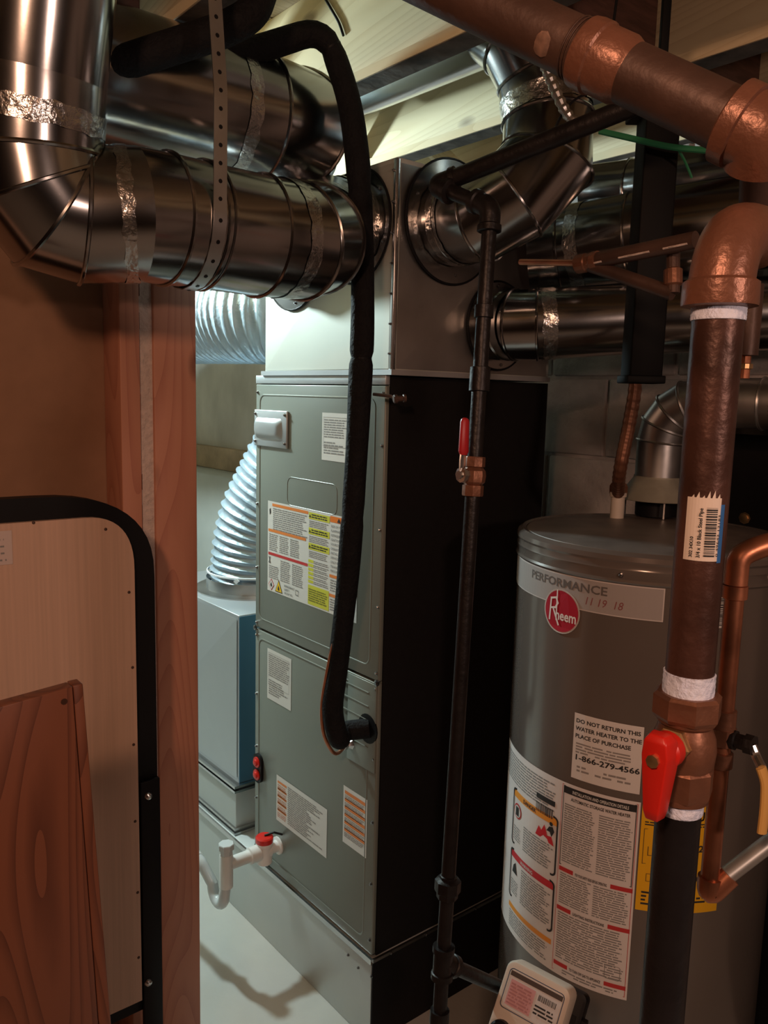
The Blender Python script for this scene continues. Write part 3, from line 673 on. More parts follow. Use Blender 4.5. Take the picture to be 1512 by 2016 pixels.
def hpx(x, y):
    d = ray(x, y); ox, oy = CAM.x-HC.x, CAM.y-HC.y; r = HR+.0015
    A = d.x**2+d.y**2; B = 2*(ox*d.x+oy*d.y); C = ox*ox+oy*oy-r*r; D = B*B-4*A*C
    t = (-B-math.sqrt(max(D, 0)))/(2*A); p = CAM+d*t
    a = math.atan2(p.y-HC.y, p.x-HC.x)-PH0
    if a < -PI: a += 2*PI
    if a > PI: a -= 2*PI
    return a*HR, p.z
# PERFORMANCE banner
q = Label(drum, .01); a = hpx(1022, 1098); c = hpx(1310, 1160); ub_ = c[0]; vt_ = 1.2105; vb_ = hpx(1200, 1212)[1]
a = (hpx(1027, 1100)[0]-.03, vt_)
SIL = (.36, .33, .31)
q.rect(a[0]-.04, vb_, ub_, vt_, (.60, .55, .52), 1).rect(a[0]-.038, vb_+.002, ub_-.002, vt_-.002, SIL, 2)
h1 = vt_-vb_
q.text('PERFORMANCE', hpx(1048, 1130)[0], vt_-h1*.42, h1*.27, (.13, .115, .105), True, hpx(1196, 1170)[0]-hpx(1048, 1130)[0])
q.text('11 19  18', hpx(1150, 1180)[0], vb_+.012, .014, (.25, .08, .08), wid=hpx(1226, 1190)[0]-hpx(1150, 1180)[0], shear=.2)
lc = hpx(1105, 1203); Rr = (hpx(1137, 1203)[0]-hpx(1073, 1203)[0])/2*1.02
def disc(q, c, r, col, lift, n=36): q.poly([(c[0]+r*math.cos(2*PI*k/n), c[1]+r*math.sin(2*PI*k/n)) for k in range(n)], col, lift)
disc(q, lc, Rr*1.06, (.55, .5, .46), 4); disc(q, lc, Rr*.98, (.40, .012, .03), 5)
WH = (.78, .72, .68)
q.text('heem', lc[0]-Rr*.30, lc[1]-Rr*.42, Rr*.50, WH, True, Rr*1.18, 6)
q.line([(lc[0]-Rr*.66, lc[1]-Rr*.50), (lc[0]-Rr*.60, lc[1]+Rr*.52), (lc[0]-Rr*.30, lc[1]+Rr*.60), (lc[0]-Rr*.18, lc[1]+Rr*.36), (lc[0]-Rr*.32, lc[1]+Rr*.12), (lc[0]-Rr*.58, lc[1]+Rr*.06)], Rr*.09, WH, 6)
q.line([(lc[0]-Rr*.45, lc[1]+Rr*.06), (lc[0]-Rr*.10, lc[1]-Rr*.66)], Rr*.09, WH, 6).line([(lc[0]-Rr*.24, lc[1]-Rr*.45), (lc[0]-Rr*.24, lc[1]+Rr*.95)], Rr*.07, WH, 6)
q.build('brand_badge', wh, 'silver band lettered in capitals with a round dark red badge')
# do-not-return note
q = Label(drum, .02); a = hpx(1132, 1402); c = hpx(1240, 1530); uA = a[0]; uB = hpx(1241, 1470)[0]+.02; vA = a[1]; vB = hpx(1126, 1530)[1]
q.rect(uA, vB, uB, vA, (.76, .73, .69), 1)
hh = vA-vB
for k, t in enumerate(('DO NOT RETURN THIS', 'WATER HEATER TO THE', 'PLACE OF PURCHASE')): q.text(t, uA+.004, vA-hh*(.135+.115*k), hh*.062, INK, True, (uB-uA)*(.98, 1.0, .86)[k]-.006)
q.fine(uA+.006, vA-hh*.60, uB-.012, vA-hh*.42, .0052, (.3, .28, .26), word=7)
q.text('1-866-279-4566', uA+.004, vA-hh*.70, hh*.085, INK, True, (uB-uA)-.006)
q.fine(uA+.01, vB+.01, uB-.012, vA-hh*.76, .007, (.3, .28, .26), word=8)
q.build('return_notice', wh, 'white notice with a telephone number above the large instruction sheet')
# big instruction sheet
q = Label(drum, .01)
uL = hpx(1012, 1500)[0]-.05; uR = hpx(1262, 1580)[0]; vT = hpx(1262, 1580)[1]; vB = hpx(1235, 1970)[1]
Hh = vT-vB
PK = (.76, .72, .69)
q.rect(uL, vB, uR, vT, PK, 1)
um = hpx(1108, 1560)[0]; un = hpx(1022, 1560)[0]
q.rect(um+.003, vT-.019, uR-.006, vT-.006, INK, 2).text('INSTALLATION AND OPERATION DETAILS', um+.02, vT-.016, .006, WHITE, True, (uR-um)*.72)
q.ring(um+.003, vT-Hh*.42, uR-.006, vT-.006, .0012)
q.text('AUTOMATIC STORAGE WATER HEATER', um+.018, vT-.030, .006, INK, True, (uR-um)*.76)
mid = (um+uR)/2
q.fine(um+.006, vT-Hh*.40, mid-.003, vT-.036, .0043, word=6).fine(mid+.002, vT-Hh*.40, uR-.009, vT-.036, .0043, word=6)
for k, f in enumerate((.43, .635, .93)):
    v = vT-Hh*f
    q.rect(um+.002, v-.008, um+.03, v, RED, 2).rect(uR-.04, v-.008, uR-.003, v, RED, 2)
    q.text(('FOR YOUR SAFETY READ BEFORE OPERATING', 'LIGHTING INSTRUCTIONS', 'TO TURN OFF GAS TO APPLIANCE')[k], um+.034, v-.007, .0055, INK, True, (uR-um)-.08)
q.fine(um+.005, vT-Hh*.625, mid-.004, vT-Hh*.455, .0043, word=6).fine(mid, vT-Hh*.625, uR-.008, vT-Hh*.455, .0043, word=6)
q.fine(um+.005, vT-Hh*.92, uR-.008, vT-Hh*.66, .0046, word=7); q.fine(um+.02, vT-Hh*.99, uR-.012, vT-Hh*.955, .005, word=7)
q.ring(um, vB+.006, uR-.004, vT-.004, .0008, RED)
# left column boxes
ux0, ux1 = un-.02, um-.006
q.fine(uL+.004, vT-.07, um-.012, vT-.01, .0055, word=4).rect(um-.06, vT-.055, um-.014, vT-.045, INK, 3).bars(um-.06, vT-.08, um-.018, vT-.062, n=18)
for (f0, f1, col) in ((.20, .50, (.85, .33, .04)), (.535, .80, (.6, .03, .04))):
    v0, v1 = vT-Hh*f1, vT-Hh*f0
    q.rect(ux0, v1-.016, ux1, v1-.002, col, 2).ring(ux0, v0, ux1, v1, .0035, INK, 4, r=.008)
    q.fine(ux0+.045, v0+.005, ux1-.006, v1-(.055 if f0 < .3 else .02), .005, word=5, rag=.3)
    q.fine(ux0+.006, v0+.005, ux0+.035, v0+.04, .005, word=3)
v1 = vT-Hh*.20
q.text('DANGER', ux0+.04, v1-.013, .008, INK, True, .04)
fl = (ux1-.052, v1-.052)
q.poly([(fl[0], fl[1]), (fl[0]+.046, fl[1]-.004), (fl[0]+.040, fl[1]+.012), (fl[0]+.030, fl[1]+.010), (fl[0]+.022, fl[1]+.028), (fl[0]+.015, fl[1]+.014), (fl[0]+.008, fl[1]+.020)], (.65, .02, .03), 3)
q.poly([(fl[0]+.028, fl[1]+.020), (fl[0]+.034, fl[1]+.030), (fl[0]+.042, fl[1]+.032), (fl[0]+.046, fl[1]+.024), (fl[0]+.040, fl[1]+.012), (fl[0]+.036, fl[1]+.020)], INK, 4); disc(q, (fl[0]+.038, fl[1]+.036), .004, INK, 4, 10)
disc(q, (ux0+.020, v1-.040), .015, (.5, .03, .03), 3, 20); disc(q, (ux0+.020, v1-.040), .012, WHITE, 4, 20); q.rect(ux0+.014, v1-.049, ux0+.026, v1-.031, INK, 5)
v1 = vT-Hh*.535; q.poly([(ux0+.01, v1-.045), (ux0+.03, v1-.045), (ux0+.022, v1-.022), (ux0+.014, v1-.03)], INK, 3); q.text('WARNING', ux0+.04, v1-.013, .007, WHITE, True, .04)
vv = vT-Hh*.84; q.rect(ux0, vv-.010, ux1, vv, (.85, .33, .04), 2).fine(ux0+.004, vB+.012, ux1-.006, vv-.012, .005, word=6)
q.ring(uR-.04, vB+Hh*.09, uR-.014, vB+Hh*.09+.026, .001, GREY, r=.004)
q.build('instruction_sheet', wh, 'large pale instruction sheet with black boxes, orange and red bars')
# energy guide
q = Label(drum, .01); a = hpx(1262, 1583); c = hpx(1418, 1800); YG = (.85, .46, .01); u0_, u1_ = a[0]+.003, hpx(1418, 1700)[0]; v1_, v0_ = hpx(1262, 1580)[1]+.002, hpx(1252, 1790)[1]
u0_ = hpx(1258, 1680)[0]
q.rect(u0_, v0_, u1_, v1_, YG, 1); wq = u1_-u0_; hq = v1_-v0_
q.text('U.S. Government', u0_+.006, v1_-.007, .004, INK)
q.text('ENERGYGUIDE', u0_+wq*.055, v1_-hq*.145, hq*.085, (.005, .005, .005), True, wq*.88)
q.fine(u0_+.006, v1_-hq*.21, u1_-.006, v1_-hq*.16, .0045, INK)
q.ring(u0_+.006, v1_-hq*.56, u0_+wq*.55, v1_-hq*.24, .0008).line([(u0_+.014, v1_-hq*.40), (u0_+.014, v1_-hq*.48), (u0_+.08, v1_-hq*.48)], .001)
q.text('$220', u0_+wq*.62, v1_-hq*.43, hq*.062, INK, True, wq*.26)
q.ring(u0_+.014, v1_-hq*.72, u0_+.034, v1_-hq*.65, .0008).rect(u0_+wq*.6, v1_-hq*.70, u0_+wq*.73, v1_-hq*.66, INK, 3)
q.fine(u0_+.008, v0_+.008, u1_-.02, v1_-hq*.80, .007, INK, word=6, rag=.5)
q.build('energy_label', wh, 'yellow energy rating label partly behind the foreground pipe')
# barcode strip label right
q = Label(drum, .01); a = hpx(1418, 1158); c = hpx(1434, 1236); q.rect(a[0], c[1], c[0]+.004, a[1], (.6, .58, .55), 1).bars(a[0]+.002, c[1]+.004, c[0], a[1]-.004, vert=True, n=26); q.build('barcode_sticker', wh)
# gas control valve
gc = thing('gas_control', 'cream gas control box with slanted label at the foot of the water heater', 'gas valve', at(1040, 2010, 1.2))
ctr = at(1046, 1975, 1.235); nr = (ctr-HC); nr.z = 0; nr.normalize(); tg = V((-nr.y, nr.x, 0)); vu = V((0, 0, 1))
nn = (nr*.86+vu*.50).normalized(); up2 = tg.cross(nn).normalized()*-1
if up2.z < 0: up2 = -up2
tl_ = tg if tg.dot(R2) > 0 else -tg
tl2 = (tl_*.985-vu*.10).normalized(); up2 = (up2-tl2*up2.dot(tl2)).normalized(); nn = up2.cross(tl2)*-1
if nn.dot(FW) > 0: nn = -nn
def gbox(w0, h0, d0, d1, r, name, mt, par, shift=(0, 0), taper=.9):
    ou = [(a_, b_) for a_, b_ in rrect(-w0/2, -h0/2, w0/2, h0/2, r)[:-1]]
    g = MB(); rs = []
    for d, s in ((d0, 1), (d1-.006, 1), (d1-.001, .97), (d1, taper)): rs.append([ctr+tl2*(a_*s+shift[0])+up2*(b_*s+shift[1])+nn*d for a_, b_ in ou])
    return g.rings(rs).build(name, mt, par, smooth=40)
gbox(.105, .13, -.04, .0, .014, 'housing', 'stain', gc, (0, -.022), .93)
gbox(.098, .08, -.06, -.04, .01, 'rear_housing', 'black', gc, (.02, .0))
def gface(u, v, l): return ctr+tl2*u+up2*v+nn*(.0004+l)
q = Label(gface); q.rect(-.042, -.022, .042, .030, (.66, .64, .62), 1).ring(-.044, -.024, .044, .032, .0012, (.05, .08, .15), 2, r=.006)
q.rect(-.042, .022, .042, .029, (.08, .06, .05), 2).rect(-.038, -.018, .002, .018, (.65, .35, .36), 2).fine(-.036, -.016, 0, .016, .0045, (.45, .2, .2), 3).fine(.006, -.016, .038, .004, .005, INK, 3).bars(.008, .008, .036, .016, n=16)
q.build('control_label', gc)
MB().lathe(ctr+tl2*-.03+up2*-.055, nn, [(.016, 0), (.016, .012), (.013, .015)], 20).build('control_knob', 'black', gc)
MB().lathe(ctr+tl2*.046+nn*-.05+up2*.0, tl2, [(.012, 0), (.012, .014), (.008, .016), (.008, .03)], 6).build('pipe_port', 'black', gc)
# draft hood, vent
fv = at(1297, 1000, 1.58); FC = V((1.40, .87, HZ+.006)); FC = on(1292, 1010, 2, HZ+.01); FC.z = HZ+.006
vent = thing('flue_vent', 'galvanized flue rising from the water heater lid and turning right', 'flue pipe', FC)
for k in range(4):
    a_ = PI/4+PI/2*k; p = FC+V((math.cos(a_), math.sin(a_), 0))*.068
    MB().sweep([p, p+V((0, 0, .05))], .003, 6).build('hood_leg', 'galv_dull', vent)
hz = FC.z+.035
MB().lathe(V((FC.x, FC.y, hz)), (0, 0, 1), [(.083, 0), (.084, .001), (.053, .045), (.052, .05)], 36, cap=False).build('draft_hood', 'hood', vent)
MB().lathe(FC, (0, 0, 1), [(.045, 0), (.045, .03)], 32).build('flue_outlet', 'black', vent)
fe = at(1500, 795, 1.62)
fd = (fe-FC); fd.z = 0; fd.normalize()
zc_ = fe.z
g0_ = V((FC.x, FC.y, hz+.045)); 
R_ = .085; zs = zc_-R_
vp = [g0_, V((FC.x, FC.y, zs))]
for k in range(1, 4): a_ = PI/2*k/4; vp.append(V((FC.x, FC.y, zs))+fd*R_*(1-math.cos(a_))+V((0, 0, R_*math.sin(a_))))
vp += [V((FC.x, FC.y, zc_))+fd*R_, V((FC.x, FC.y, zc_))+fd*.20, V((FC.x, FC.y, zc_+.01))+fd*.55]
rv = mitre_rings(vp, .0505, 36)
for a_, c_ in zip(range(len(vp)-1), range(1, len(vp))): MB().rings(rv[a_:c_+1], False).build('flue_section', 'galv_dull', vent)
for i in (1, 2, 3, 4, 5, 6): bead('crimp_ring', vent, rv[i], .0028, 'galv_dull')
cr = MB(); pc = at(1478, 780, 1.6)
for k in range(7):
    a_ = math.radians(-25+10*k); cr.lathe(V((FC.x, FC.y, zc_))+fd*.222+V((fd.y, -fd.x, 0))*-.0 + (fd.cross(V((0, 0, 1)))*math.cos(a_)+V((0, 0, 1))*math.sin(a_))*.0515, fd, [(.002, 0), (.002, .016)], 6)
cr.build('crimped_teeth', 'steel', vent)
# lid nipples and water connector
nb = on(1214, 1020, 2, HZ+.004)
wc = thing('water_connector', 'corrugated copper water connector above the left of the heater lid', 'pipe', nb)
MB().lathe(nb, (0, 0, 1), [(.0145, 0), (.0145, .045), (.0175, .046), (.0175, .055)], 16).build('nipple', 'stain', wc)
wp = [nb+V((0, 0, .05)), at(1219, 930, 1.60), at(1238, 840, 1.60), at(1252, 760, 1.59), at(1250, 700, 1.59)]
wpd = dense(fillet(wp, .08, 10), .0022)
MB().sweep(wpd, [.0128+.0005*math.sin(i*1.05) for i in range(len(wpd))], 14).build('corrugated_tube', 'brown_brass', wc)
MB().lathe(nb+V((0, 0, .05)), (0, 0, 1), [(.017, 0), (.0185, .002), (.0185, .018), (.015, .024)], 6).build('hex_nut', 'brown_brass', wc)
# ================================================================ SECOND APPLIANCE (dark, behind right)
oa = thing('dark_cabinet', 'black boxy cabinet behind the flue at the right edge', 'cabinet', (1.80, .5, 0))
c0 = at(1440, 850, 1.85); 
MB().box(c0.x, 1.915, .05, c0.y, 0, c0.z).build('cabinet_body', 'shadeblack', oa, bevel=.004)
MB().box(c0.x-.004, 1.917, .05, c0.y+.004, c0.z-.004, c0.z+.012).build('cabinet_top', 'oldjoist', oa, smooth=0)
screw(on(1466, 1020, 0, c0.x), (-1, 0, 0), oa, .009, 'brass', 'knob')
# ================================================================ BLACK HANGING POST
hp = thing('hanging_post', 'black square hollow post hanging from the joists, ending above the heater', 'post', at(1262, 755, 1.28))
pc = at(1261, 755, 1.28); d_ = V((RT.x, RT.y, 0)).normalized(); e_ = V((-d_.y, d_.x, 0))*1
hw = .0255
c_ = V((pc.x, pc.y, pc.z))
MB().hexa(c_-d_*hw-e_*hw, d_*2*hw, e_*2*hw, V((0, 0, 1.95-pc.z))).build('post_shaft', 'darkcol', hp, bevel=.003)
MB().hexa(c_-d_*(hw+.004)-e_*(hw+.004), d_*2*(hw+.004), e_*2*(hw+.004), V((0, 0, .012))).build('end_cap', 'darkcol', hp, bevel=.002)
MB().hexa(c_-d_*(hw+.015)-e_*(hw+.01)+V((0, 0, 1.93-pc.z)), d_*2*(hw+.022), e_*2*(hw+.01), V((0, 0, .055))).build('mount_block', 'darkcol', hp, bevel=.002)
# ================================================================ MID GAS LINE
gl = thing('gas_line', 'slim black gas pipe with a red lever valve between handler and heater', 'gas pipe', at(870, 1890, 1.2))
gr_ = .0107
A1 = at(1290, 205, 1.05); A0 = at(1200, 245, 1.10); A2 = at(866, 362, 1.20); A3 = at(862, 382, 1.205); A4 = at(962, 405, 1.16); 
def elbow(name, a, p, c, r, par, mt='iron', ln=.026, band=.0035):
    a = V(a); p = V(p); c = V(c); da = (a-p).normalized(); dc = (c-p).normalized()
    path = fillet([p+da*ln, p, p+dc*ln], ln*.85, 8)
    rr = [r*1.38]*len(path)
    e = MB().sweep(path, rr, 18).build(name, mt, par, smooth=40)
    for d in (da, dc): MB().lathe(p+d*(ln-.003), d, [(r*1.38, 0), (r*1.6, .002), (r*1.6, .010), (r*1.4, .011)], 18).build('fitting_collar', mt, e)
    return e
P0 = at(858, 366, 1.21); P1 = at(966, 408, 1.14)
PT = P1.copy(); PB = at(872, 1893, 1.215)
MB().sweep([at(1330, 175, 1.02), P0], .0132, 18).build('pipe_run', 'iron', gl)
MB().sweep([P0, P1], gr_, 18).build('pipe_run', 'iron', gl)
elbow('elbow', at(1200, 245, 1.1), P0, P1, .0115, gl)
elbow('elbow', P0, P1, PB, gr_, gl)
MB().sweep([PT, PB], gr_, 20).build('pipe_drop', 'iron', gl)
ax = (PB-PT).normalized(); LL = (PB-PT).length
def along(y):                                              # point on the drop whose picture height is y
    lo, hi = 0., LL
    for _ in range(40):
        mid_ = (lo+hi)/2; p = PT+ax*mid_-CAM; yy = 1008-FOC*p.dot(U2)/p.dot(FW)
        if yy < y: lo = mid_
        else: hi = mid_
    return PT+ax*lo
MB().lathe(along(722), ax, [(gr_, 0), (.0145, .001), (.0145, .034), (gr_, .035)], 18).build('coupling', 'iron', gl)
MB().lathe(along(600)-ax*.0, ax, [(gr_, 0), (.0135, .001), (.0135, .018), (gr_, .019)], 18).build('coupling', 'iron', gl)
vc = along(935)
vb2 = MB().lathe(vc-ax*.026, ax, [(.0145, 0), (.0152, .002), (.0152, .014), (.0125, .015), (.0165, .020), (.0175, .027), (.0165, .036), (.0125, .040), (.0152, .041), (.0152, .054), (.0145, .056)], 8).build('ball_valve', 'brown_brass', gl)
sdv = (at(905, 935, 1.15)-vc).normalized()
MB().lathe(vc, sdv, [(.009, 0), (.009, .018), (.011, .019), (.011, .025), (.006, .026), (.006, .029)], 8).build('valve_stem', 'steel', vb2)
h0 = vc+sdv*.022; hv = [h0, h0-ax*.02+sdv*.001, h0-ax*.032-sdv*.0, h0-ax*.078+sdv*.001]
hvm = MB(); hvm.sweep([h0+ax*.006, hv[1], hv[2]], .0062, 10, flat=.4); hvm.build('lever_shank', 'steel', vb2)
MB().sweep([hv[2]+ax*.004, hv[2]-ax*.001, hv[3]+ax*.004, hv[3], hv[3]-ax*.002], [.006, .0085, .0075, .006, .003], 12, flat=.7).build('lever_grip', 'reddark', vb2)['label'] = 'red vinyl lever grip'
MB().lathe(along(1738)-ax*.012, ax, [(gr_, 0), (.013, .001), (.013, .005), (.0195, .008), (.0195, .024), (.016, .027), (.016, .034), (gr_, .035)], 8).build('union', 'iron', gl)
tee = MB().lathe(PB-ax*.024, ax, [(.0165, 0), (.0165, .009), (.0145, .010), (.0145, .040), (.0165, .041), (.0165, .050)], 18).build('tee', 'iron', gl)
PG = ctr+tl2*-.062+nn*-.045+up2*-.01
MB().sweep([PB, PG+(PG-PB).normalized()*-.0], gr_, 18).build('pipe_run', 'iron', gl)
MB().lathe(PB, (PG-PB), [(.0145, 0), (.0145, .02), (.0165, .021), (.0165, .030)], 18).build('tee_branch', 'iron', tee)
MB().sweep([PB, PB+ax*.08], gr_, 18).build('drip_leg', 'iron', gl); MB().lathe(PB+ax*.075, ax, [(.0145, 0), (.0145, .02), (.010, .024)], 18).build('end_cap', 'iron', gl)
# ================================================================ FOREGROUND GAS PIPES
fg = thing('overhead_iron_pipe', 'thick rusty iron pipe with coupling slanting across the top right', 'pipe', at(1480, 240, .52))
q0 = at(770, -75, .62); q1 = at(1490, 262, .505)
ax2 = (q1-q0).normalized()
MB().sweep(dense([q0, q1], .05), .0195, 32).build('pipe_run', 'ironrust', fg)
def alongx(x):
    lo, hi = 0., (q1-q0).length
    for _ in range(40):
        mid_ = (lo+hi)/2; p = q0+ax2*mid_-CAM; xx = 756+FOC*p.dot(R2)/p.dot(FW)
        if xx < x: lo = mid_
        else: hi = mid_
    return q0+ax2*lo
k0 = alongx(1155); k1 = alongx(1225); kl = (k1-k0).length
MB().lathe(k0, ax2, [(.0195, -.004), (.0225, -.002), (.0232, .002), (.0232, kl*.35), (.0218, kl*.4), (.0218, kl), (.020, kl+.004), (.0195, kl+.006)], 32).build('coupling', 'castrust', fg)
for k in range(3): bead('thread_ring', fg, [k0-ax2*(.004+.0025*k)+(frame(ax2)[0]*math.cos(2*PI*j/28)+frame(ax2)[1]*math.sin(2*PI*j/28))*.0196 for j in range(28)], .0008, 'ironrust')
pp_ = alongx(1098); nv = (CAM-pp_).normalized(); nv = (nv-ax2*nv.dot(ax2)).normalized(); nv = (nv-V((0, 0, .45))).normalized(); nv = (nv-ax2*nv.dot(ax2)).normalized()
MB().lathe(pp_+nv*.0172, nv, [(.0088, 0), (.0075, .0016), (.0052, .0026), (.002, .0029)], 11).build('mineral_patch', 'patch', fg)['label'] = 'pale tan crusty patch on the pipe'
dn = at(1478, 420, .56)
ee = MB().sweep(fillet([q1-ax2*.012, q1+ax2*.006, at(1500, 318, .515)], .02, 10), [.0225]*13 if False else .0232, 28).build('elbow', 'castrust', fg, smooth=40)
MB().lathe(q1-ax2*.020, ax2, [(.0215, 0), (.0255, .002), (.0255, .012), (.0232, .013)], 28).build('fitting_collar', 'castrust', ee)
MB().sweep([at(1492, 290, .53), at(1484, 470, .575)], .0105, 20).build('drop_nipple', 'ironrust', fg)
pf = thing('gas_riser', 'thick dark steel gas riser with red handle valve in the foreground', 'gas pipe', at(1330, 1990, .5))
T0 = at(1416, 600, .498); 
def down(p, y):
    lo, hi = 0., 2.
    for _ in range(40):
        mid_ = (lo+hi)/2; q_ = p-V((0, 0, mid_))-CAM; yy = 1008-FOC*q_.dot(U2)/q_.dot(FW)
        if yy < y: lo = mid_
        else: hi = mid_
    return p-V((0, 0, lo))
Z = V((0, 0, -1)); pr = .0152
# big elbow
eb = down(T0, 590)
back = (V((RT.x, RT.y, 0))*.75+V((FW.x, FW.y, 0)).normalized()*.75).normalized()
ep = [eb, eb+V((0, 0, .012)), eb+V((0, 0, .030))+back*.004, eb+V((0, 0, .043))+back*.016, eb+V((0, 0, .046))+back*.034, eb+V((0, 0, .046))+back*.05]
eo = MB().sweep(dense(fillet(ep, .012, 4), .003), .0192, 32).build('elbow', 'castrust', pf, smooth=40)
MB().lathe(eb+V((0, 0, -.001)), (0, 0, 1), [(.0175, -.001), (.0222, 0), (.0225, .002), (.0222, .014), (.0192, .016)], 32).build('fitting_collar', 'castrust', eo)
def wrap(name, y0, y1, r):
    a_ = down(T0, y0); b_ = down(T0, y1); h = (a_-b_).length; pf_ = [(pr, 0)]
    n = 5
    for k in range(n): pf_ += [(r, h*(k+.1)/n), (r*.985, h*(k+.9)/n)]
    pf_.append((pr, h)); o_ = MB().lathe(a_, Z, pf_, 32).build(name, 'tape', pf, smooth=60); o_['label'] = 'white thread sealing tape'; return o_
wrap('thread_tape', 580, 632, .0162)
a_ = down(T0, 590); b_ = down(T0, 1350)
MB().sweep([a_, b_], pr, 36).build('upper_pipe', 'gasred', pf)
wrap('thread_tape', 1322, 1374, .0163)
v0 = down(T0, 1366); v5 = down(T0, 1568); hv_ = (v0-v5).length
def hexn(name, y0, y1, r, par, seg=8):
    a_ = down(T0, y0); b_ = down(T0, y1); h = (a_-b_).length
    return MB().lathe(a_, Z, [(r*.9, 0), (r, h*.12), (r, h*.85), (r*.93, h)], seg).build(name, 'brown_brass', par, bevel=0)
vbm = MB().lathe(v0, Z, [(.0175, -.001), (.0195, 0), (.0195, .004), (.0185, .006), (.0185, .018), (.0165, .020), (.0195, .028), (.0205, .036), (.0195, .046), (.0165, .052), (.0165, .056), (.018, .058), (.018, hv_)], 32).build('ball_valve', 'brown_brass', pf)
hexn('hex_collar', 1362, 1412, .0218, vbm); hexn('hex_collar', 1500, 1560, .0205, vbm)
wrap('thread_tape', 1552, 1594, .0156)
a_ = down(T0, 1565); MB().sweep([a_, a_+V((0, 0, -.8))], pr*.96, 36).build('lower_pipe', 'gaslow', pf)
# red handle
vm = down(T0, 1452); sd2 = (at(1262, 1448, .488)-vm).normalized(); sd2.z = 0; sd2.normalize()
MB().lathe(vm+sd2*.012, sd2, [(.012, 0), (.012, .008), (.0085, .010), (.0085, .016)], 6).build('packing_nut', 'brass', vbm)
hc = vm+sd2*.0315
MB().lathe(vm+sd2*.022, sd2, [(.0105, 0), (.0115, .002), (.0115, .010), (.010, .012)], 20).build('handle_hub', 'redp', vbm)
fwd = V((0, 0, 1)).cross(sd2).normalized()
if fwd.dot(FW) > 0: fwd = -fwd
hd = MB(); tops = down(T0, 1415).z; bots = down(T0, 1572).z
def hq_(z, hw_, d0, d1): return [V((hc.x, hc.y, z))+sd2*a_+fwd*b_ for a_, b_ in ((d0, -hw_), (d1, -hw_*.8), (d1, hw_*.8), (d0, hw_))]
hd.rings([hq_(tops+.001, .006, .002, .011), hq_(tops-.003, .009, .0, .013), hq_(vm.z, .0105, -.002, .0125), hq_(bots+.006, .0065, .0, .012), hq_(bots, .005, .001, .010)])
hdo = hd.build('lever_handle', 'redp', vbm, bevel=.001); hdo['label'] = 'bright red tapered handle'
MB().lathe(V((hc.x, hc.y, vm.z-.002))+sd2*.012+fwd*0, sd2, [(.0042, 0), (.0042, .003), (.002, .0035)], 8).build('handle_screw', 'brass', hdo)
# barcode sticker on the riser
zt1 = down(T0, 975).z; zb1 = down(T0, 1096).z
lv = (CAM-T0); lv.z = 0; a0 = math.atan2(lv.y, lv.x)
def pdrum(u, v, l): a_ = a0+u/pr; r = pr+.0003+l*.5; return V((T0.x+r*math.cos(a_), T0.y+r*math.sin(a_), v))
q = Label(pdrum, .002); uw0, uw1 = -.0095, .0110
q.rect(uw0, zb1, uw1, zt1, (.74, .66, .58), 1).rect(uw1-.0002, zb1-.001, uw1+.003, zt1-.004, (.03, .14, .40), 1)
q.bars(uw0+.0118, zb1+.003, uw0+.0182, zt1-.006, vert=True, n=30)
q.text('3/4 x 10 Black Steel Pipe', uw0+.0098, zb1+.002, .0022, INK, True, .031, rot=PI/2); q.text('302 34X10', uw0+.0055, zb1+.002, .0020, INK, True, .013, rot=PI/2); q.text('0 49642 12183', uw0+.0205, zb1+.003, .0016, INK, False, .026, rot=PI/2)
for k in range(6): q.poly([(uw0+.002+.003*k, zt1-.001), (uw0+.0045+.003*k, zt1-.001), (uw0+.004+.003*k, zt1+.001+random.random()*.004)], (.74, .66, .58), 1)
q.build('barcode_sticker', pf, 'torn white barcode sticker with blue edge')
# ================================================================ COPPER WATER LINE (right)
cw = thing('copper_riser', 'vertical copper pipe with yellow lever stop valve, right of the foreground riser', 'pipe', at(1412, 1745, .7))
k1_ = at(1452, 1105, .70); kb = down(k1_, 1750); cr_ = .0082
MB().sweep([k1_, kb], cr_, 20).build('pipe_drop', 'copper', cw)
MB().sweep(dense(fillet([k1_-V((0, 0, .02)), k1_+V((0, 0, .004)), at(1490, 1078, .70), at(1560, 1060, .70)], .016, 8), .004), .0098, 18).build('elbow', 'copper', cw)
for y, h in ((1150, .012), (1395, .02), (1430, .016), (1478, .014)):
    MB().lathe(down(k1_, y), Z, [(cr_, 0), (.0105 if y != 1430 else .0118, .001), (.0105 if y != 1430 else .0118, h), (cr_, h+.001)], 18 if y != 1430 else 8).build('solder_coupling', 'brown_brass' if y > 1300 else 'copper', cw)
sv = down(k1_, 1450); bd = (at(1490, 1470, .70)-sv).normalized()
vb3 = MB().lathe(sv, bd, [(.009, 0), (.009, .012), (.007, .013), (.007, .020), (.009, .021), (.009, .028)], 8).build('stop_valve_bonnet', 'iron', cw)
MB().sweep(fillet([sv+bd*.026, sv+bd*.030-V((0, 0, .008)), at(1500, 1512, .69)], .006), .004, 10).build('lever_shank', 'steel', vb3)
MB().sweep(fillet([at(1498, 1510, .69), at(1508, 1540, .69), at(1506, 1590, .69), at(1500, 1640, .69)], .01), .0058, 12, flat=.6).build('lever_grip', 'yellowvinyl', vb3)['label'] = 'yellow vinyl lever grip'
MB().sweep(fillet([kb+V((0, 0, .012)), kb-V((0, 0, .006)), kb+(at(1512, 1670, .74)-kb).normalized()*.022], .012, 6), .0105, 18).build('elbow', 'copper', cw)
MB().sweep([kb, at(1560, 1625, .76)], .0078, 18).build('branch_pipe', 'greypipe', cw)['label'] = 'dull grey branch pipe'
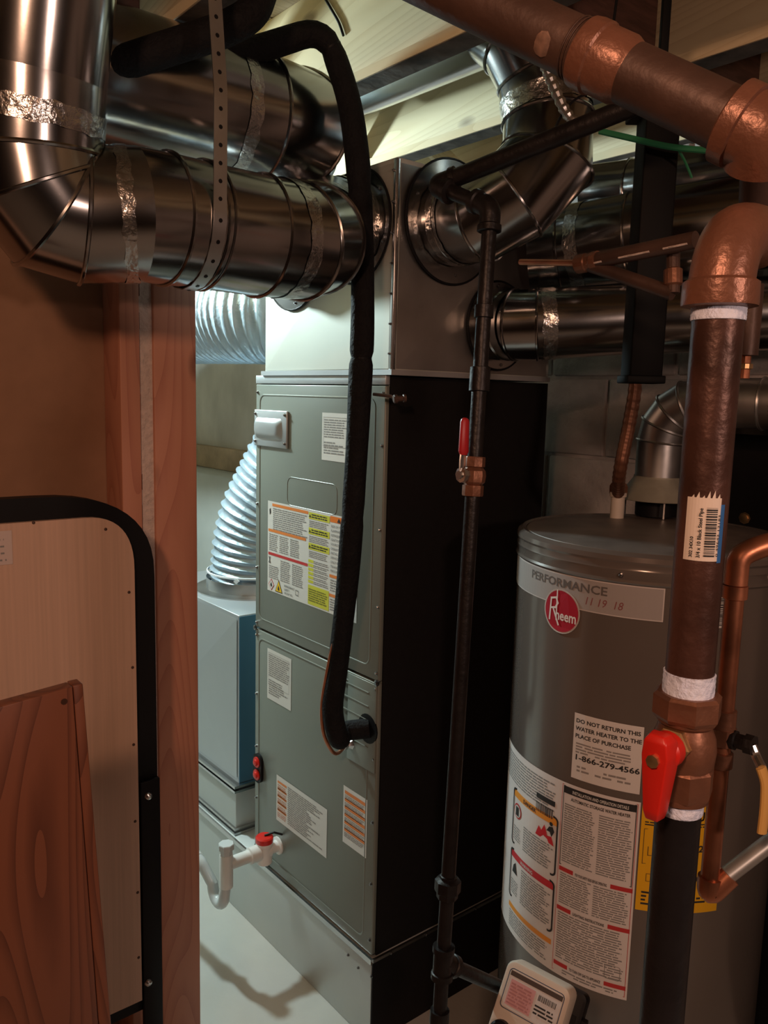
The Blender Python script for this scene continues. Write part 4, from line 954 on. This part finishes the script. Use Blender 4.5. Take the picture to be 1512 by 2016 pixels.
# vertical copper stub at right (above flue) + other small pipes
sb = thing('copper_stub', 'short thin copper stub dropping behind the big elbow at right', 'pipe', at(1471, 735, .9))
s0 = at(1480, 560, .9); s1_ = down(s0, 700); MB().sweep([s0, s1_], .013, 16).build('stub_sleeve', 'ironrust', sb); MB().sweep([s1_, down(s0, 745)], .006, 14).build('stub_end', 'copper', sb)
for y in (685, 715): MB().lathe(down(s0, y), Z, [(.006, 0), (.0085, .001), (.0085, .006), (.006, .007)], 12).build('stub_ring', 'brass', sb)
rp = thing('painted_water_pipe', 'reddish painted pipe with tee crossing in front of the black post', 'pipe', at(1160, 520, 1.1))
r0 = at(1025, 516, 1.22); r1 = at(1150, 518, 1.10); r2 = at(1370, 472, .98); r3 = at(1325, 578, 1.02); 
MB().sweep([r0, r1], .0045, 12).build('thin_run', 'copper', rp); MB().sweep([r1, r2], .0105, 16).build('main_run', 'ironrust', rp); MB().sweep([r1+(r3-r1)*.08, r3], .009, 16).build('side_run', 'ironrust', rp)
MB().lathe(r1-(r2-r1).normalized()*.012, (r2-r1), [(.007, 0), (.0125, .002), (.0125, .016), (.0115, .018), (.0115, .024), (.0125, .026), (.0125, .034)], 14).build('reducer', 'brown_brass', rp)
r4 = at(1325, 488, 1.02); MB().sweep([r4, r3], .0085, 14).build('riser_stub', 'ironrust', rp); MB().lathe(r4.lerp(r3, .45), (r3-r4), [(.0085, 0), (.0115, .002), (.0115, .02), (.0085, .022)], 14).build('coupling', 'brown_brass', rp)
for (x, y, l) in ((1180, 512, .012), (1262, 495, .022), (1340, 478, .016)):
    t = (x-1150)/220; p = r1.lerp(r2, t); dd = (r2-r1).normalized(); nv = (CAM-p).normalized(); nv = (nv-dd*nv.dot(dd)).normalized(); nv = (nv-V((0, 0, .35))).normalized(); MB().sweep([p+nv*.0088-dd*l, p+nv*.0090, p+nv*.0088+dd*l], .003, 8, flat=.5).build('paint_chip', 'gypsum', rp)
# armoured cable and wires in front of duct C
ac = MB(); pp = dense(fillet([at(1068, 118, 1.2), at(1092, 175, 1.2), at(1115, 225, 1.2), at(1150, 262, 1.2)], .04), .0018)
ac.sweep(pp, [.0075+.0009*math.sin(i*1.3) for i in range(len(pp))], 12); tag(ac.build('armoured_cable', 'galv_dull'), 'ribbed armoured cable behind the overhead iron pipe', 'cable')
tag(MB().sweep(dense(fillet([at(1190, 178, 1.3)+V((.02, 0, .16)), at(1190, 178, 1.3), at(1135, 190, 1.3), at(1105, 225, 1.3), at(1080, 285, 1.3)], .05), .01), .0022, 6).build('thin_wire', 'black'), 'thin black wire arcing over the elbowed duct', 'wire')
gw = MB().sweep(dense(fillet([at(1180, 258, 1.2), at(1320, 290, 1.17), at(1390, 296, 1.16), at(1440, 300, 1.15), at(1540, 300, 1.1)], .05), .01), .0045, 8)
gwo = tag(gw.build('green_wire', 'green'), 'green ground wire strung behind the black post', 'wire')
MB().sweep(dense(fillet([at(1335, 293, 1.17), at(1350, 320, 1.19), at(1362, 350, 1.2)], .02), .01), .002, 6).build('wire_tail', 'green', gwo)
MB().hexa(c_-d_*.006-e_*.006+V((0, 0, 1.96-pc.z)), d_*.012, e_*.012, V((0, 0, .2))).build('hanger_rod', 'darkcol', hp, bevel=.001)
# ================================================================ LEFT: FRAMED PANEL AND BOARD
YP = 1.375
fp = thing('framed_panel', 'large beige laminate panel with rounded black frame leaning on the brown wall', 'panel', (.4, YP, .2))
def panel_outline(x1, z1, x0, z0, r, rz=None):
    pts = [(x0, z0), (x1, z0)]
    rz = rz or r
    for k in range(13):
        t = PI/2*k/12; pts.append((x1-r+r*math.cos(t)**.8, z1-rz+rz*math.sin(t)**.8))
    pts.append((x0, z1)); return pts
bt = on(275, 1962, 1, YP); rt_ = on(262, 1110, 1, YP); tp_ = on(100, 1019, 1, YP)
def slab(pts, y0, y1, name, mt, par, bev=0): return MB().rings([[V((x, y, z)) for x, z in pts] for y in (y0, y1)]).build(name, mt, par, bevel=bev)
XI = bt.x; ZI = tp_.z-.003
slab(panel_outline(XI, ZI, -.45, bt.z, .085, .10), YP-.012, YP-.001, 'laminate_face', 'board', fp)
xo = on(306, 1260, 1, YP).x; zo = on(60, 980, 1, YP).z
slab(panel_outline(xo, zo, -.45, bt.z-.03, .20, .155), YP, YP+.03, 'black_frame', 'black', fp)
lg = on(296, 1530, 1, YP)
MB().box(XI+.004, on(318, 1800, 1, YP-.01).x, YP-.012, YP-.001, 0.02, lg.z).build('black_leg', 'black', fp, bevel=.002)
for y in (1567, 1934):
    p = on(292, y, 1, YP-.012); MB().lathe(p, (0, -1, 0), [(.0075, 0), (.0075, .001), (.006, .004), (.0025, .006)], 16).build('carriage_bolt', 'steel', fp)
for (x, y) in ((66, 1029), (208, 1042), (254, 1166), (261, 1314), (263, 1466), (266, 1617), (271, 1757), (273, 1885)):
    p = on(x, y, 1, YP-.012); MB().lathe(p, (0, -1, 0), [(.0028, 0), (.0025, .001), (.001, .0014)], 8).build('screw', 'ironrust', fp)
def pf2(u, v, l): return V((u, YP-.0125-l, v))
q = Label(pf2); a = on(-30, 1048, 1, YP-.012); c = on(25, 1110, 1, YP-.012); q.rect(a.x, c.z, c.x, a.z, (.62, .52, .48), 1).fine(a.x+.002, c.z+.006, c.x-.008, a.z-.004, .011, GREY, 2, .25, 2)
q.build('paper_sticker', fp)
YD = .98
wd = thing('wooden_board', 'reddish brown stained wooden board leaning in the bottom left corner', 'board', (.2, YD, 0))
tr = on(143, 1352, 1, YD); tl0 = on(-120, 1425, 1, YD); br = on(208, 2200, 1, YD+.0)
tr2 = on(165, 1347, 1, YD); br2 = on(236, 2200, 1, YD)
MB().hexa((0, 0, 0), (1, 0, 0), (0, 1, 0), (0, 0, 1)) 
def slab4(ps, th, name, mt, par):
    m_ = MB(); ps = [V(p) for p in ps]; return m_.rings([ps, [p+V((0, th, 0)) for p in ps]]).build(name, mt, par, bevel=.0015)
slab4([tl0, tr, br, V((tl0.x-.02, YD, br.z))], .022, 'board_face', 'doorw', wd)
slab4([tr+V((.0012, .003, 0)), tr2+V((0, .003, 0)), br2+V((0, .003, 0)), br+V((.0012, .003, 0))], .022, 'edge_strip', 'doorw', wd)
q = Label(lambda u, v, l: V((u, YD-.0004-l, v)))
for (x, y) in ((126, 1381),): 
    p = on(x, y, 1, YD); disc(q, (p.x, p.z), .004, (.05, .02, .01), 1, 10)
q.build('nail_mark', wd)
